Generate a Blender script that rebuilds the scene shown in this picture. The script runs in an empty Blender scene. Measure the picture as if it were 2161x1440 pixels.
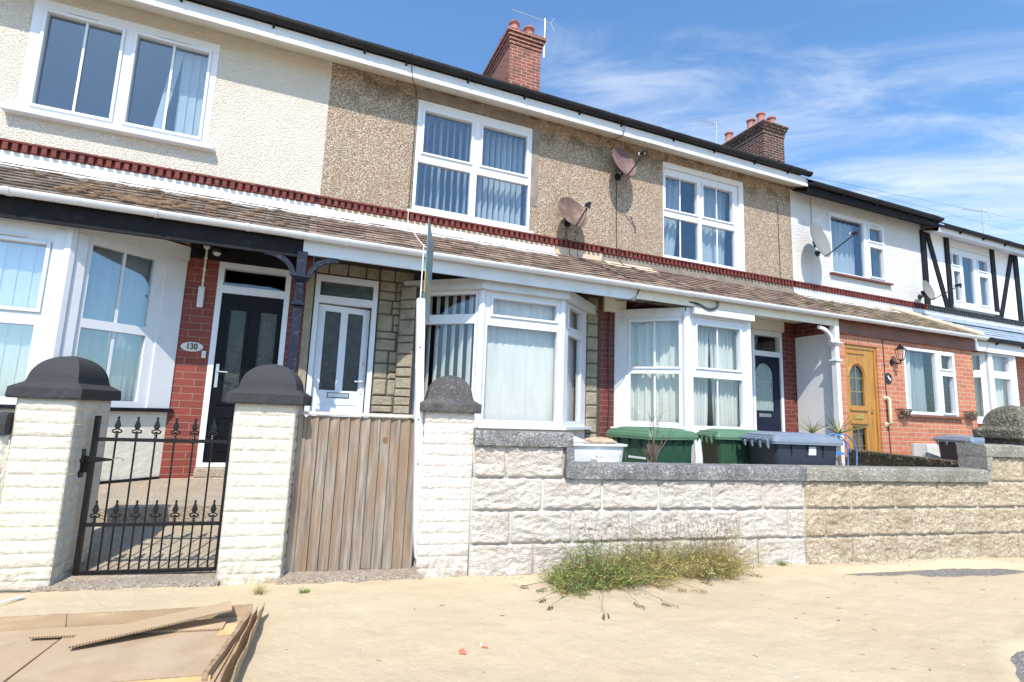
import bpy, math, random
from mathutils import Vector, Matrix, noise
random.seed(7)
rad = math.radians
scene = bpy.context.scene

# ------------------------------------------------------------------ camera
W_PX, F_PX = 2161.0, 1086.17
pitch, yaw, roll = rad(7.9254), rad(21.913), rad(2.1567)
cam_d = bpy.data.cameras.new('camera')
cam = bpy.data.objects.new('camera', cam_d)
scene.collection.objects.link(cam)
cam_d.sensor_width = 36.0
cam_d.lens = 36.0 * F_PX / W_PX
cam_d.clip_start = 0.05
cam_d.clip_end = 3000
cy, sy = math.cos(yaw), math.sin(yaw); cp, sp = math.cos(pitch), math.sin(pitch); cr, sr = math.cos(roll), math.sin(roll)
Mw = Matrix(((cy, -sy, 0), (0, 0, -1), (sy, cy, 0)))
Pm = Matrix(((1, 0, 0), (0, cp, sp), (0, -sp, cp)))
Qm = Matrix(((cr, -sr, 0), (sr, cr, 0), (0, 0, 1)))
cvm = Qm @ Pm @ Mw                       # world -> (right, down, forward)
cw = cvm.transposed()
rot = Matrix((cw.col[0], -cw.col[1], -cw.col[2])).transposed()
cam.matrix_world = Matrix.Translation((0, 0, 1.12)) @ rot.to_4x4()
scene.camera = cam

# ------------------------------------------------------------------ world, sun, exposure
SUN = Vector((0.45, 1.0, -1.40)).normalized()      # travel direction of the light
sun_el = math.asin(-SUN.z)
sun_az = math.atan2(-SUN.x, -SUN.y)                # azimuth from +Y towards +X
w = bpy.data.worlds.new('World'); scene.world = w; w.use_nodes = True
nt = w.node_tree; N = nt.nodes; L = nt.links
for n in list(N): N.remove(n)
out = N.new('ShaderNodeOutputWorld'); bg = N.new('ShaderNodeBackground')
sky = N.new('ShaderNodeTexSky'); sky.sky_type = 'NISHITA'; sky.sun_disc = False
sky.sun_elevation = sun_el; sky.sun_rotation = sun_az
sky.air_density = 1.0; sky.dust_density = 1.0; sky.ozone_density = 3.0
geo = N.new('ShaderNodeTexCoord')
# thin cirrus: streaky noise on a plane high above, more of it towards the right and the horizon
sep = N.new('ShaderNodeSeparateXYZ'); L.new(geo.outputs['Generated'], sep.inputs[0])
zc = N.new('ShaderNodeMath'); zc.operation = 'MAXIMUM'; zc.inputs[1].default_value = 0.06; L.new(sep.outputs[2], zc.inputs[0])
dv = N.new('ShaderNodeVectorMath'); dv.operation = 'DIVIDE'
cb = N.new('ShaderNodeCombineXYZ')
for i in range(3): L.new(zc.outputs[0], cb.inputs[i])
L.new(geo.outputs['Generated'], dv.inputs[0]); L.new(cb.outputs[0], dv.inputs[1])
mp0 = N.new('ShaderNodeMapping'); mp0.inputs['Rotation'].default_value = (0, 0, rad(30)); L.new(dv.outputs[0], mp0.inputs[0])
mp = N.new('ShaderNodeMapping'); mp.inputs['Scale'].default_value = (1.0, 2.3, 1); mp.inputs['Location'].default_value = (1.3, 0.4, 0)
L.new(mp0.outputs[0], mp.inputs[0])
n1 = N.new('ShaderNodeTexNoise'); n1.inputs['Scale'].default_value = 1.6; n1.inputs['Detail'].default_value = 12; n1.inputs['Roughness'].default_value = 0.62; n1.inputs['Distortion'].default_value = 0.5
L.new(mp.outputs[0], n1.inputs['Vector'])
n2 = N.new('ShaderNodeTexNoise'); n2.inputs['Scale'].default_value = 0.55; n2.inputs['Detail'].default_value = 3
L.new(dv.outputs[0], n2.inputs['Vector'])
def mth(op, a, b=None, c=None):
    m = N.new('ShaderNodeMath'); m.operation = op
    for i, v in enumerate((a, b, c)):
        if v is None: continue
        if isinstance(v, (int, float)): m.inputs[i].default_value = v
        else: L.new(v, m.inputs[i])
    return m.outputs[0]
dxr = N.new('ShaderNodeVectorMath'); dxr.operation = 'DOT_PRODUCT'; dxr.inputs[1].default_value = (0.86, 0.5, 0.0)
L.new(geo.outputs['Generated'], dxr.inputs[0])
rightness = mth('SUBTRACT', dxr.outputs['Value'], 0.62)
rightness = mth('MULTIPLY', rightness, 0.90)
dens = mth('ADD', n1.outputs[0], mth('MULTIPLY', mth('SUBTRACT', n2.outputs[0], 0.5), 0.5))
dens = mth('ADD', dens, rightness)
low = mth('MULTIPLY', mth('SUBTRACT', 0.5, sep.outputs[2]), 0.30)
dens = mth('ADD', dens, low)
cl = N.new('ShaderNodeMapRange'); cl.interpolation_type = 'SMOOTHSTEP'; cl.inputs['From Min'].default_value = 0.54; cl.inputs['From Max'].default_value = 1.08
L.new(dens, cl.inputs['Value'])
clf = mth('MULTIPLY', cl.outputs[0], 0.80)
tint = N.new('ShaderNodeMix'); tint.data_type = 'RGBA'; tint.blend_type = 'MULTIPLY'; tint.inputs[0].default_value = 1.0
L.new(sky.outputs[0], tint.inputs[6]); tint.inputs[7].default_value = (1.20, 1.58, 1.78, 1)
mx = N.new('ShaderNodeMix'); mx.data_type = 'RGBA'
L.new(clf, mx.inputs[0]); L.new(tint.outputs[2], mx.inputs[6]); mx.inputs[7].default_value = (6.6, 7.1, 7.7, 1)
L.new(mx.outputs[2], bg.inputs[0]); bg.inputs[1].default_value = 0.125
L.new(bg.outputs[0], out.inputs[0])

sl = bpy.data.lights.new('sun', 'SUN'); sl.energy = 4.9; sl.angle = rad(0.5); sl.color = (1.0, 0.925, 0.81)
so = bpy.data.objects.new('sun', sl); scene.collection.objects.link(so)
so.rotation_euler = SUN.to_track_quat('-Z', 'Y').to_euler()
so.location = (-5, -10, 14)

scene.view_settings.view_transform = 'Standard'; scene.view_settings.look = 'None'
scene.view_settings.exposure = 0.33; scene.view_settings.gamma = 1
scene.render.engine = 'CYCLES'
scene.cycles.max_bounces = 8; scene.cycles.transparent_max_bounces = 12

# ------------------------------------------------------------------ mesh helpers
C = scene.collection
class MB:
    """collects geometry; xf maps authoring coordinates to the thing's (or world) coordinates"""
    def __init__(s, xf=None): s.v = []; s.f = []; s.m = []; s.xf = xf; s.mi = 0
    def add(s, vs, fs, m=None):
        b = len(s.v)
        s.v += [(s.xf(*p) if s.xf else tuple(p)) for p in vs]
        s.f += [tuple(i + b for i in f) for f in fs]
        s.m += [s.mi if m is None else m] * len(fs)
    def box(s, x0, x1, y0, y1, z0, z1, m=None):
        s.add([(x0,y0,z0),(x1,y0,z0),(x1,y1,z0),(x0,y1,z0),(x0,y0,z1),(x1,y0,z1),(x1,y1,z1),(x0,y1,z1)],
              [(0,3,2,1),(4,5,6,7),(0,1,5,4),(1,2,6,5),(2,3,7,6),(3,0,4,7)], m)
    def hexa(s, p, m=None):     # 8 corners, bottom ring then top ring
        s.add(p, [(0,3,2,1),(4,5,6,7),(0,1,5,4),(1,2,6,5),(2,3,7,6),(3,0,4,7)], m)
    def prism(s, poly, y0, y1, axis='y', m=None):
        n = len(poly)
        def P(a, b, t): return {'y': (a, t, b), 'z': (a, b, t), 'x': (t, a, b)}[axis]
        vs = [P(a, b, y0) for a, b in poly] + [P(a, b, y1) for a, b in poly]
        s.add(vs, [tuple(range(n)), tuple(range(2*n-1, n-1, -1))] + [(i, i+n, (i+1) % n + n, (i+1) % n) for i in range(n)], m)
    def tube(s, pts, r, n=8, m=None, cap=True):
        pts = [Vector(p) for p in pts]; k = len(pts)
        rr = r if isinstance(r, (list, tuple)) else [r]*k
        vs = []; up = Vector((0.13, 0.27, 1)).normalized(); prev = None
        for i, p in enumerate(pts):
            t = (pts[min(i+1, k-1)] - pts[max(i-1, 0)])
            if t.length < 1e-9: t = Vector((0, 0, 1))
            t.normalize()
            a = t.cross(up if prev is None else prev)
            if a.length < 1e-3: a = t.cross(Vector((1, 0, 0)))
            a.normalize(); b = a.cross(t); prev = b.cross(Vector((0,0,0))) if False else (t.cross(a)).normalized() * -1 if False else up
            for j in range(n):
                an = 2*math.pi*j/n
                vs.append(p + (a*math.cos(an) + b*math.sin(an))*rr[i])
        fs = [(i*n+j, i*n+(j+1) % n, (i+1)*n+(j+1) % n, (i+1)*n+j) for i in range(k-1) for j in range(n)]
        if cap: fs += [tuple(range(n-1, -1, -1)), tuple((k-1)*n+j for j in range(n))]
        s.add([tuple(v) for v in vs], fs, m)
    def lathe(s, prof, c, n=16, m=None, axis='z'):
        vs = []
        for r, h in prof:
            for j in range(n):
                a = 2*math.pi*j/n
                q = (r*math.cos(a), r*math.sin(a), h)
                if axis == 'y': q = (q[0], q[2], q[1])
                if axis == 'x': q = (q[2], q[0], q[1])
                vs.append((c[0]+q[0], c[1]+q[1], c[2]+q[2]))
        k = len(prof)
        fs = [(i*n+j, i*n+(j+1) % n, (i+1)*n+(j+1) % n, (i+1)*n+j) for i in range(k-1) for j in range(n)]
        fs += [tuple(range(n-1, -1, -1)), tuple((k-1)*n+j for j in range(n))]
        s.add(vs, fs, m)
    def grid(s, fn, nu, nv, m=None):
        vs = [fn(i/nu, j/nv) for j in range(nv+1) for i in range(nu+1)]
        s.add(vs, [(j*(nu+1)+i, j*(nu+1)+i+1, (j+1)*(nu+1)+i+1, (j+1)*(nu+1)+i) for j in range(nv) for i in range(nu)], m)
    def build(s, name, mats, parent=None, world=True, smooth=False, bevel=0, seg=1):
        me = bpy.data.meshes.new(name)
        vs = s.v
        if parent is not None and world:
            inv = WM[parent.name].inverted()
            vs = [tuple(inv @ Vector(v)) for v in vs]
        me.from_pydata([tuple(v) for v in vs], [], s.f)
        if not isinstance(mats, (list, tuple)): mats = [mats]
        for m in mats: me.materials.append(m)
        if len(mats) > 1: me.polygons.foreach_set('material_index', s.m)
        if smooth: me.polygons.foreach_set('use_smooth', [True]*len(me.polygons))
        me.update(); me.validate()
        o = bpy.data.objects.new(name, me); C.objects.link(o)
        if parent is not None:
            o.parent = parent; WM[o.name] = WM[parent.name]
        else: WM[o.name] = Matrix.Identity(4)
        if bevel:
            b = o.modifiers.new('bevel', 'BEVEL'); b.width = bevel; b.segments = seg; b.limit_method = 'ANGLE'; b.angle_limit = rad(40)
        return o
WM = {}
def props(o, label, cat, group=None, kind=None):
    o['label'] = label; o['category'] = cat
    if group: o['group'] = group
    if kind: o['kind'] = kind
    return o
def thing(name, label, cat, loc=(0,0,0), rotz=0.0, group=None):
    o = bpy.data.objects.new(name, None); C.objects.link(o)
    o.location = loc; o.rotation_euler = (0, 0, rotz); o.empty_display_size = 0.2
    WM[o.name] = Matrix.Translation(loc) @ Matrix.Rotation(rotz, 4, 'Z')
    return props(o, label, cat, group)
def rebase(o, loc):
    """give a one-mesh thing an origin at its base"""
    o.data.transform(Matrix.Translation(-Vector(loc))); o.location = loc
def frame(A, B=None, T=None):
    """facade frame: u along, d outwards (to the left-hand street side), z up"""
    A = Vector((A[0], A[1]))
    T = (Vector((B[0], B[1])) - A).normalized() if B is not None else Vector(T)
    Nn = Vector((T.y, -T.x))
    return lambda u, d, z: (A.x + T.x*u + Nn.x*d, A.y + T.y*u + Nn.y*d, z)
def rnd(a, b): return random.uniform(a, b)

# ------------------------------------------------------------------ materials
def new_mat(name):
    m = bpy.data.materials.new(name); m.use_nodes = True
    nt = m.node_tree; b = nt.nodes['Principled BSDF']
    return m, nt, b
def nd(nt, t, **k):
    n = nt.nodes.new(t)
    for a, v in k.items():
        if a.startswith('i_'): n.inputs[a[2:].replace('_', ' ')].default_value = v
        else: setattr(n, a, v)
    return n
def col4(c): return (c[0], c[1], c[2], 1)
def coords(nt, scale=(1,1,1), kind='Object', rz=0):
    tc = nd(nt, 'ShaderNodeTexCoord'); mp = nd(nt, 'ShaderNodeMapping')
    mp.inputs['Scale'].default_value = scale; mp.inputs['Rotation'].default_value = (0, 0, rz)
    nt.links.new(tc.outputs[kind], mp.inputs[0]); return mp.outputs[0]
def ramp(nt, fac, stops):
    r = nd(nt, 'ShaderNodeValToRGB'); e = r.color_ramp.elements
    while len(e) < len(stops): e.new(0.5)
    for i, (p, c) in enumerate(stops): e[i].position = p; e[i].color = col4(c) if len(c) == 3 else c
    nt.links.new(fac, r.inputs[0]); return r.outputs[0]
def noi(nt, vec, scale, detail=4, rough=0.55):
    n = nd(nt, 'ShaderNodeTexNoise'); n.inputs['Scale'].default_value = scale; n.inputs['Detail'].default_value = detail; n.inputs['Roughness'].default_value = rough
    nt.links.new(vec, n.inputs['Vector']); return n.outputs[0]
def mixc(nt, fac, a, b, mode='MIX'):
    m = nd(nt, 'ShaderNodeMix', data_type='RGBA', blend_type=mode)
    for i, v in ((0, fac), (6, a), (7, b)):
        if isinstance(v, (int, float)): m.inputs[i].default_value = v
        elif isinstance(v, tuple): m.inputs[i].default_value = col4(v)
        else: nt.links.new(v, m.inputs[i])
    return m.outputs[2]
def bump(nt, b, h, dist, strength=1.0):
    n = nd(nt, 'ShaderNodeBump'); n.inputs['Distance'].default_value = dist; n.inputs['Strength'].default_value = strength
    nt.links.new(h, n.inputs['Height']); nt.links.new(n.outputs[0], b.inputs['Normal']); return n
def mr(nt, v, a, b, c=0.0, d=1.0, smooth=True):
    n = nd(nt, 'ShaderNodeMapRange')
    if smooth: n.interpolation_type = 'SMOOTHSTEP'
    for i, x in ((1, a), (2, b), (3, c), (4, d)): n.inputs[i].default_value = x
    nt.links.new(v, n.inputs[0]); return n.outputs[0]

def plain(name, c, rough=0.5, var=0.12, vs=6.0, dirt=None, dirt_amt=0.5, bmp=0.0, bs=60.0, metal=0.0, spec=None, dscale=3.0, splash=None):
    m, nt, b = new_mat(name); v = coords(nt)
    n = noi(nt, v, vs, 6)
    a = tuple(x*(1-var) for x in c); d = tuple(min(1, x*(1+var)) for x in c)
    colr = ramp(nt, n, [(0.3, a), (0.7, d)])
    if dirt:
        f = mr(nt, noi(nt, v, dscale, 8, 0.65), 0.5, 0.75, 0, dirt_amt)
        colr = mixc(nt, f, colr, dirt)
    if splash:
        sp2 = nd(nt, 'ShaderNodeSeparateXYZ'); t2 = nd(nt, 'ShaderNodeTexCoord'); nt.links.new(t2.outputs['Object'], sp2.inputs[0])
        lo = mr(nt, sp2.outputs[2], 0.0, 0.30, 1.0, 0.0); nn = mr(nt, noi(nt, v, 16, 8, 0.7), 0.40, 0.62)
        ml = nd(nt, 'ShaderNodeMath', operation='MULTIPLY'); nt.links.new(lo, ml.inputs[0]); nt.links.new(nn, ml.inputs[1])
        colr = mixc(nt, ml.outputs[0], colr, splash)
        st2 = mr(nt, noi(nt, coords(nt, (14, 14, 1.2)), 1.6, 6, 0.65), 0.58, 0.76, 0, 0.22); colr = mixc(nt, st2, colr, splash)
    nt.links.new(colr, b.inputs['Base Color']); b.inputs['Roughness'].default_value = rough; b.inputs['Metallic'].default_value = metal
    if spec is not None: b.inputs['Specular IOR Level'].default_value = spec
    if bmp: bump(nt, b, noi(nt, v, bs, 5), bmp)
    return m
def wallvec(nt, flat=False):
    """(x+y, z) so that brickwork runs on faces of either direction"""
    tc = nd(nt, 'ShaderNodeTexCoord'); s = nd(nt, 'ShaderNodeSeparateXYZ'); nt.links.new(tc.outputs['Object'], s.inputs[0])
    a = nd(nt, 'ShaderNodeMath', operation='ADD'); nt.links.new(s.outputs[0], a.inputs[0]); nt.links.new(s.outputs[1], a.inputs[1])
    c = nd(nt, 'ShaderNodeCombineXYZ'); nt.links.new(a.outputs[0], c.inputs[0]); nt.links.new(s.outputs[2], c.inputs[1])
    return c.outputs[0], tc.outputs['Object']
def brick(name, c1, c2, mortar, bw=0.225, bh=0.075, ms=0.010, rough=0.75, dark=None, dark_amt=0.4, gl=0.0, off=0.5, rot=False, var3=None):
    m, nt, b = new_mat(name); v, o = wallvec(nt)
    if rot:
        mp = nd(nt, 'ShaderNodeMapping'); mp.inputs['Rotation'].default_value = (0, 0, rad(90)); nt.links.new(v, mp.inputs[0]); v = mp.outputs[0]
    t = nd(nt, 'ShaderNodeTexBrick'); t.offset = off
    t.inputs['Scale'].default_value = 1.0; t.inputs['Brick Width'].default_value = bw; t.inputs['Row Height'].default_value = bh
    t.inputs['Mortar Size'].default_value = ms/2; t.inputs['Mortar Smooth'].default_value = 0.25; t.inputs['Bias'].default_value = 0.0
    t.inputs['Color1'].default_value = col4(c1); t.inputs['Color2'].default_value = col4(c2); t.inputs['Mortar'].default_value = col4(mortar)
    # wobble so that courses are not ruler straight
    wob = noi(nt, o, 3.0, 2); va = nd(nt, 'ShaderNodeVectorMath', operation='SCALE'); va.inputs['Scale'].default_value = 0.012
    wn = nd(nt, 'ShaderNodeTexNoise'); wn.inputs['Scale'].default_value = 2.5; nt.links.new(o, wn.inputs['Vector']); nt.links.new(wn.outputs['Color'], va.inputs[0])
    ad = nd(nt, 'ShaderNodeVectorMath', operation='ADD'); nt.links.new(v, ad.inputs[0]); nt.links.new(va.outputs[0], ad.inputs[1])
    nt.links.new(ad.outputs[0], t.inputs['Vector'])
    fine = noi(nt, o, 40, 6, 0.7)
    c = mixc(nt, mr(nt, fine, 0.3, 0.75, 0, 0.45), t.outputs['Color'], tuple(x*0.6 for x in c1))
    c = mixc(nt, t.outputs['Fac'], c, mixc(nt, mr(nt, noi(nt, o, 9, 4), 0.3, 0.7, 0, 0.5), mortar, tuple(x*0.6 for x in mortar)))
    if dark:
        c = mixc(nt, mr(nt, noi(nt, o, 2.2, 8, 0.7), 0.45, 0.7, 0, dark_amt), c, dark)
    nt.links.new(c, b.inputs['Base Color']); b.inputs['Roughness'].default_value = rough
    h = nd(nt, 'ShaderNodeMath', operation='SUBTRACT'); h.inputs[0].default_value = 1.0; nt.links.new(t.outputs['Fac'], h.inputs[1])
    h2 = nd(nt, 'ShaderNodeMath', operation='MULTIPLY_ADD'); nt.links.new(fine, h2.inputs[0]); h2.inputs[1].default_value = 0.35; nt.links.new(h.outputs[0], h2.inputs[2])
    bump(nt, b, h2.outputs[0], 0.006)
    return m
def roughcast(name, c, dist=0.02, sc=34, stain=None):
    m, nt, b = new_mat(name); v = coords(nt)
    n = nd(nt, 'ShaderNodeTexNoise'); n.inputs['Scale'].default_value = sc; n.inputs['Detail'].default_value = 3.5; n.inputs['Roughness'].default_value = 0.5; n.inputs['Distortion'].default_value = 0.8
    nt.links.new(v, n.inputs['Vector'])
    h = mr(nt, n.outputs[0], 0.35, 0.68)
    cc = ramp(nt, noi(nt, v, 2.0, 8, 0.65), [(0.3, tuple(x*0.9 for x in c)), (0.7, c)])
    if stain:
        tc = nd(nt, 'ShaderNodeSeparateXYZ'); t2 = nd(nt, 'ShaderNodeTexCoord'); nt.links.new(t2.outputs['Object'], tc.inputs[0])
        f = mr(nt, noi(nt, coords(nt, (5, 5, 0.8)), 1.5, 7, 0.7), 0.52, 0.72, 0, 0.45)
        cc = mixc(nt, f, cc, stain)
    nt.links.new(cc, b.inputs['Base Color']); b.inputs['Roughness'].default_value = 0.85
    bump(nt, b, h, dist); return m
def pebble(name):
    m, nt, b = new_mat(name); v = coords(nt)
    vo = nd(nt, 'ShaderNodeTexVoronoi'); vo.inputs['Scale'].default_value = 92; vo.inputs['Randomness'].default_value = 1.0
    nt.links.new(v, vo.inputs['Vector'])
    sp_ = nd(nt, 'ShaderNodeSeparateColor'); nt.links.new(vo.outputs['Color'], sp_.inputs[0])
    c = ramp(nt, sp_.outputs[0], [(0.0, (0.16, 0.105, 0.075)), (0.2, (0.32, 0.225, 0.155)), (0.4, (0.47, 0.355, 0.25)), (0.62, (0.57, 0.455, 0.34)), (0.82, (0.66, 0.555, 0.44)), (1.0, (0.74, 0.66, 0.57))])
    gap = mr(nt, vo.outputs['Distance'], 0.38, 0.62, 0, 0.85)
    c = mixc(nt, gap, c, (0.16, 0.11, 0.075))
    c = mixc(nt, mr(nt, noi(nt, v, 1.1, 8, 0.7), 0.45, 0.72, 0, 0.38), c, (0.24, 0.17, 0.12))
    c = mixc(nt, mr(nt, noi(nt, coords(nt, (7, 7, 0.5)), 1.3, 6, 0.6), 0.56, 0.75, 0, 0.22), c, (0.15, 0.11, 0.08))
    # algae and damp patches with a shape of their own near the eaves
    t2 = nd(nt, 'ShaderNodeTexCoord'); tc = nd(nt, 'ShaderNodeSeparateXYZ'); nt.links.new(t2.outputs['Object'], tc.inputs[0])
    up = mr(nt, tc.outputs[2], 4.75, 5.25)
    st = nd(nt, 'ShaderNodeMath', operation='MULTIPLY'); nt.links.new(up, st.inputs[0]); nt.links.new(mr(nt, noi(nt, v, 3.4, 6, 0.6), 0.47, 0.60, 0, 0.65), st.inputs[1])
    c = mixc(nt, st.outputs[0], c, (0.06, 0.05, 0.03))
    nt.links.new(c, b.inputs['Base Color']); b.inputs['Roughness'].default_value = 0.8
    inv = nd(nt, 'ShaderNodeMath', operation='SUBTRACT'); inv.inputs[0].default_value = 1; nt.links.new(vo.outputs['Distance'], inv.inputs[1])
    bump(nt, b, inv.outputs[0], 0.006); return m
def glass(name, tint=(0.95, 0.96, 0.96), base=0.05):
    m = bpy.data.materials.new(name); m.use_nodes = True; nt = m.node_tree; nt.nodes.clear()
    o = nd(nt, 'ShaderNodeOutputMaterial'); t = nd(nt, 'ShaderNodeBsdfTransparent'); t.inputs[0].default_value = col4(tint)
    g = nd(nt, 'ShaderNodeBsdfGlossy'); g.inputs['Roughness'].default_value = 0.0; g.inputs[0].default_value = (0.95, 0.97, 1, 1)
    bp = nd(nt, 'ShaderNodeBump'); bp.inputs['Distance'].default_value = 0.0015; nt.links.new(noi(nt, coords(nt), 2.2, 2), bp.inputs['Height']); nt.links.new(bp.outputs[0], g.inputs['Normal'])
    f = nd(nt, 'ShaderNodeLayerWeight'); f.inputs[0].default_value = 0.5      # Schlick reflectance, the same from both sides of the pane
    p5 = nd(nt, 'ShaderNodeMath', operation='POWER'); p5.inputs[1].default_value = 5.0; nt.links.new(f.outputs['Facing'], p5.inputs[0])
    a = nd(nt, 'ShaderNodeMath', operation='MULTIPLY_ADD'); a.inputs[1].default_value = 0.95; a.inputs[2].default_value = base; a.use_clamp = True
    nt.links.new(p5.outputs[0], a.inputs[0])
    x = nd(nt, 'ShaderNodeMixShader'); nt.links.new(a.outputs[0], x.inputs[0]); nt.links.new(t.outputs[0], x.inputs[1]); nt.links.new(g.outputs[0], x.inputs[2]); nt.links.new(x.outputs[0], o.inputs[0])
    return m
def cloth(name, c, tr=0.35):
    m = bpy.data.materials.new(name); m.use_nodes = True; nt = m.node_tree; nt.nodes.clear()
    o = nd(nt, 'ShaderNodeOutputMaterial'); d = nd(nt, 'ShaderNodeBsdfDiffuse'); t = nd(nt, 'ShaderNodeBsdfTranslucent')
    cc = ramp(nt, noi(nt, coords(nt, (1, 1, 0.2)), 12, 4), [(0.3, tuple(x*0.88 for x in c)), (0.7, c)])
    nt.links.new(cc, d.inputs[0]); nt.links.new(cc, t.inputs[0])
    x = nd(nt, 'ShaderNodeMixShader'); x.inputs[0].default_value = tr; nt.links.new(d.outputs[0], x.inputs[1]); nt.links.new(t.outputs[0], x.inputs[2]); nt.links.new(x.outputs[0], o.inputs[0]); return m

def concrete(name, c, speck=(0.1, 0.09, 0.08), light=(0.6, 0.58, 0.54), sc=55, dist=0.006, dirt=None, da=0.5, sp_amt=0.7):
    m, nt, b = new_mat(name); v = coords(nt)
    vo = nd(nt, 'ShaderNodeTexVoronoi'); vo.inputs['Scale'].default_value = sc; nt.links.new(v, vo.inputs['Vector'])
    s_ = nd(nt, 'ShaderNodeSeparateColor'); nt.links.new(vo.outputs['Color'], s_.inputs[0])
    cc = ramp(nt, s_.outputs[0], [(0.0, speck), (0.3, tuple(0.5*(x+y) for x, y in zip(c, speck))), (0.45, c), (0.8, c), (1.0, light)])
    cc = mixc(nt, sp_amt, c, cc)
    cc = mixc(nt, mr(nt, noi(nt, v, 5, 8, 0.65), 0.35, 0.7, 0, 0.35), cc, tuple(x*0.55 for x in c))
    if dirt: cc = mixc(nt, mr(nt, noi(nt, v, 3.1, 9, 0.7), 0.45, 0.62, 0, da), cc, dirt)
    nt.links.new(cc, b.inputs['Base Color']); b.inputs['Roughness'].default_value = 0.88
    h = nd(nt, 'ShaderNodeMath', operation='ADD'); nt.links.new(noi(nt, v, 30, 6, 0.7), h.inputs[0]); nt.links.new(vo.outputs['Distance'], h.inputs[1])
    bump(nt, b, h.outputs[0], dist); return m

def sand_mat():
    m, nt, b = new_mat('sand'); v = coords(nt)
    c = ramp(nt, noi(nt, v, 0.9, 9, 0.6), [(0.3, (0.485, 0.395, 0.27)), (0.55, (0.53, 0.44, 0.308)), (0.75, (0.56, 0.475, 0.345))])
    c = mixc(nt, mr(nt, noi(nt, v, 420, 2, 0.5), 0.35, 0.7, 0, 0.35), c, (0.42, 0.31, 0.18))
    # scattered dark crumbs and shell bits
    vo = nd(nt, 'ShaderNodeTexVoronoi'); vo.inputs['Scale'].default_value = 16; nt.links.new(v, vo.inputs['Vector'])
    c = mixc(nt, mr(nt, vo.outputs['Distance'], 0.03, 0.05, 0.55, 0.0), c, (0.16, 0.11, 0.06))
    vo2 = nd(nt, 'ShaderNodeTexVoronoi'); vo2.inputs['Scale'].default_value = 9; nt.links.new(v, vo2.inputs['Vector'])
    c = mixc(nt, mr(nt, vo2.outputs['Distance'], 0.025, 0.035, 0.6, 0.0), c, (0.85, 0.83, 0.78))
    c = mixc(nt, mr(nt, noi(nt, coords(nt, (1, 1, 1)), 4.5, 10, 0.75), 0.60, 0.78, 0, 0.35), c, (0.36, 0.27, 0.17))
    nt.links.new(c, b.inputs['Base Color']); b.inputs['Roughness'].default_value = 0.95; b.inputs['Specular IOR Level'].default_value = 0.1
    h = nd(nt, 'ShaderNodeMath', operation='MULTIPLY_ADD'); nt.links.new(noi(nt, v, 14, 6, 0.6), h.inputs[0]); h.inputs[1].default_value = 3.0; nt.links.new(noi(nt, v, 260, 3, 0.6), h.inputs[2])
    bump(nt, b, h.outputs[0], 0.004); return m
def wood(name, c1, c2, knot=(0.17, 0.07, 0.02), across=22, rough=0.8, warm=None):
    m, nt, b = new_mat(name); v = coords(nt, (across, across, 1.3))
    g = noi(nt, v, 2.2, 9, 0.65)
    c = ramp(nt, g, [(0.25, tuple(x*0.45 for x in c1)), (0.42, c1), (0.65, c2), (0.85, tuple(min(1, x*1.15) for x in c2))])
    oi = nd(nt, 'ShaderNodeObjectInfo')
    if warm: c = mixc(nt, mr(nt, noi(nt, coords(nt, (6, 6, 1.0)), 2.0, 3), 0.42, 0.62, 0, 0.65), c, warm)
    vo = nd(nt, 'ShaderNodeTexVoronoi'); vo.inputs['Scale'].default_value = 4.2; nt.links.new(coords(nt, (1.0, 1.0, 0.75)), vo.inputs['Vector'])
    c = mixc(nt, mr(nt, vo.outputs['Distance'], 0.055, 0.10, 0.85, 0), c, knot)
    nt.links.new(c, b.inputs['Base Color']); b.inputs['Roughness'].default_value = rough; bump(nt, b, g, 0.0025); return m
def tiles_mat(name, stops, moss=None, ma=0.3, lich=True):
    m, nt, b = new_mat(name); v = coords(nt)
    vo = nd(nt, 'ShaderNodeTexVoronoi'); vo.inputs['Scale'].default_value = 1.0; nt.links.new(coords(nt, (6.06, 9, 14)), vo.inputs['Vector'])
    s_ = nd(nt, 'ShaderNodeSeparateColor'); nt.links.new(vo.outputs['Color'], s_.inputs[0])
    c = ramp(nt, s_.outputs[0], stops)
    c = mixc(nt, mr(nt, noi(nt, v, 28, 8, 0.7), 0.38, 0.68, 0, 0.55), c, tuple(x*0.5 for x in stops[0][1]))
    if lich: c = mixc(nt, mr(nt, noi(nt, v, 21, 6, 0.7), 0.6, 0.7, 0, 0.6), c, (0.42, 0.37, 0.29))
    if moss: c = mixc(nt, mr(nt, noi(nt, v, 5, 8, 0.7), 0.5, 0.68, 0, ma), c, moss)
    nt.links.new(c, b.inputs['Base Color']); b.inputs['Roughness'].default_value = 0.9; bump(nt, b, noi(nt, v, 60, 6, 0.7), 0.004); return m

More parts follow.
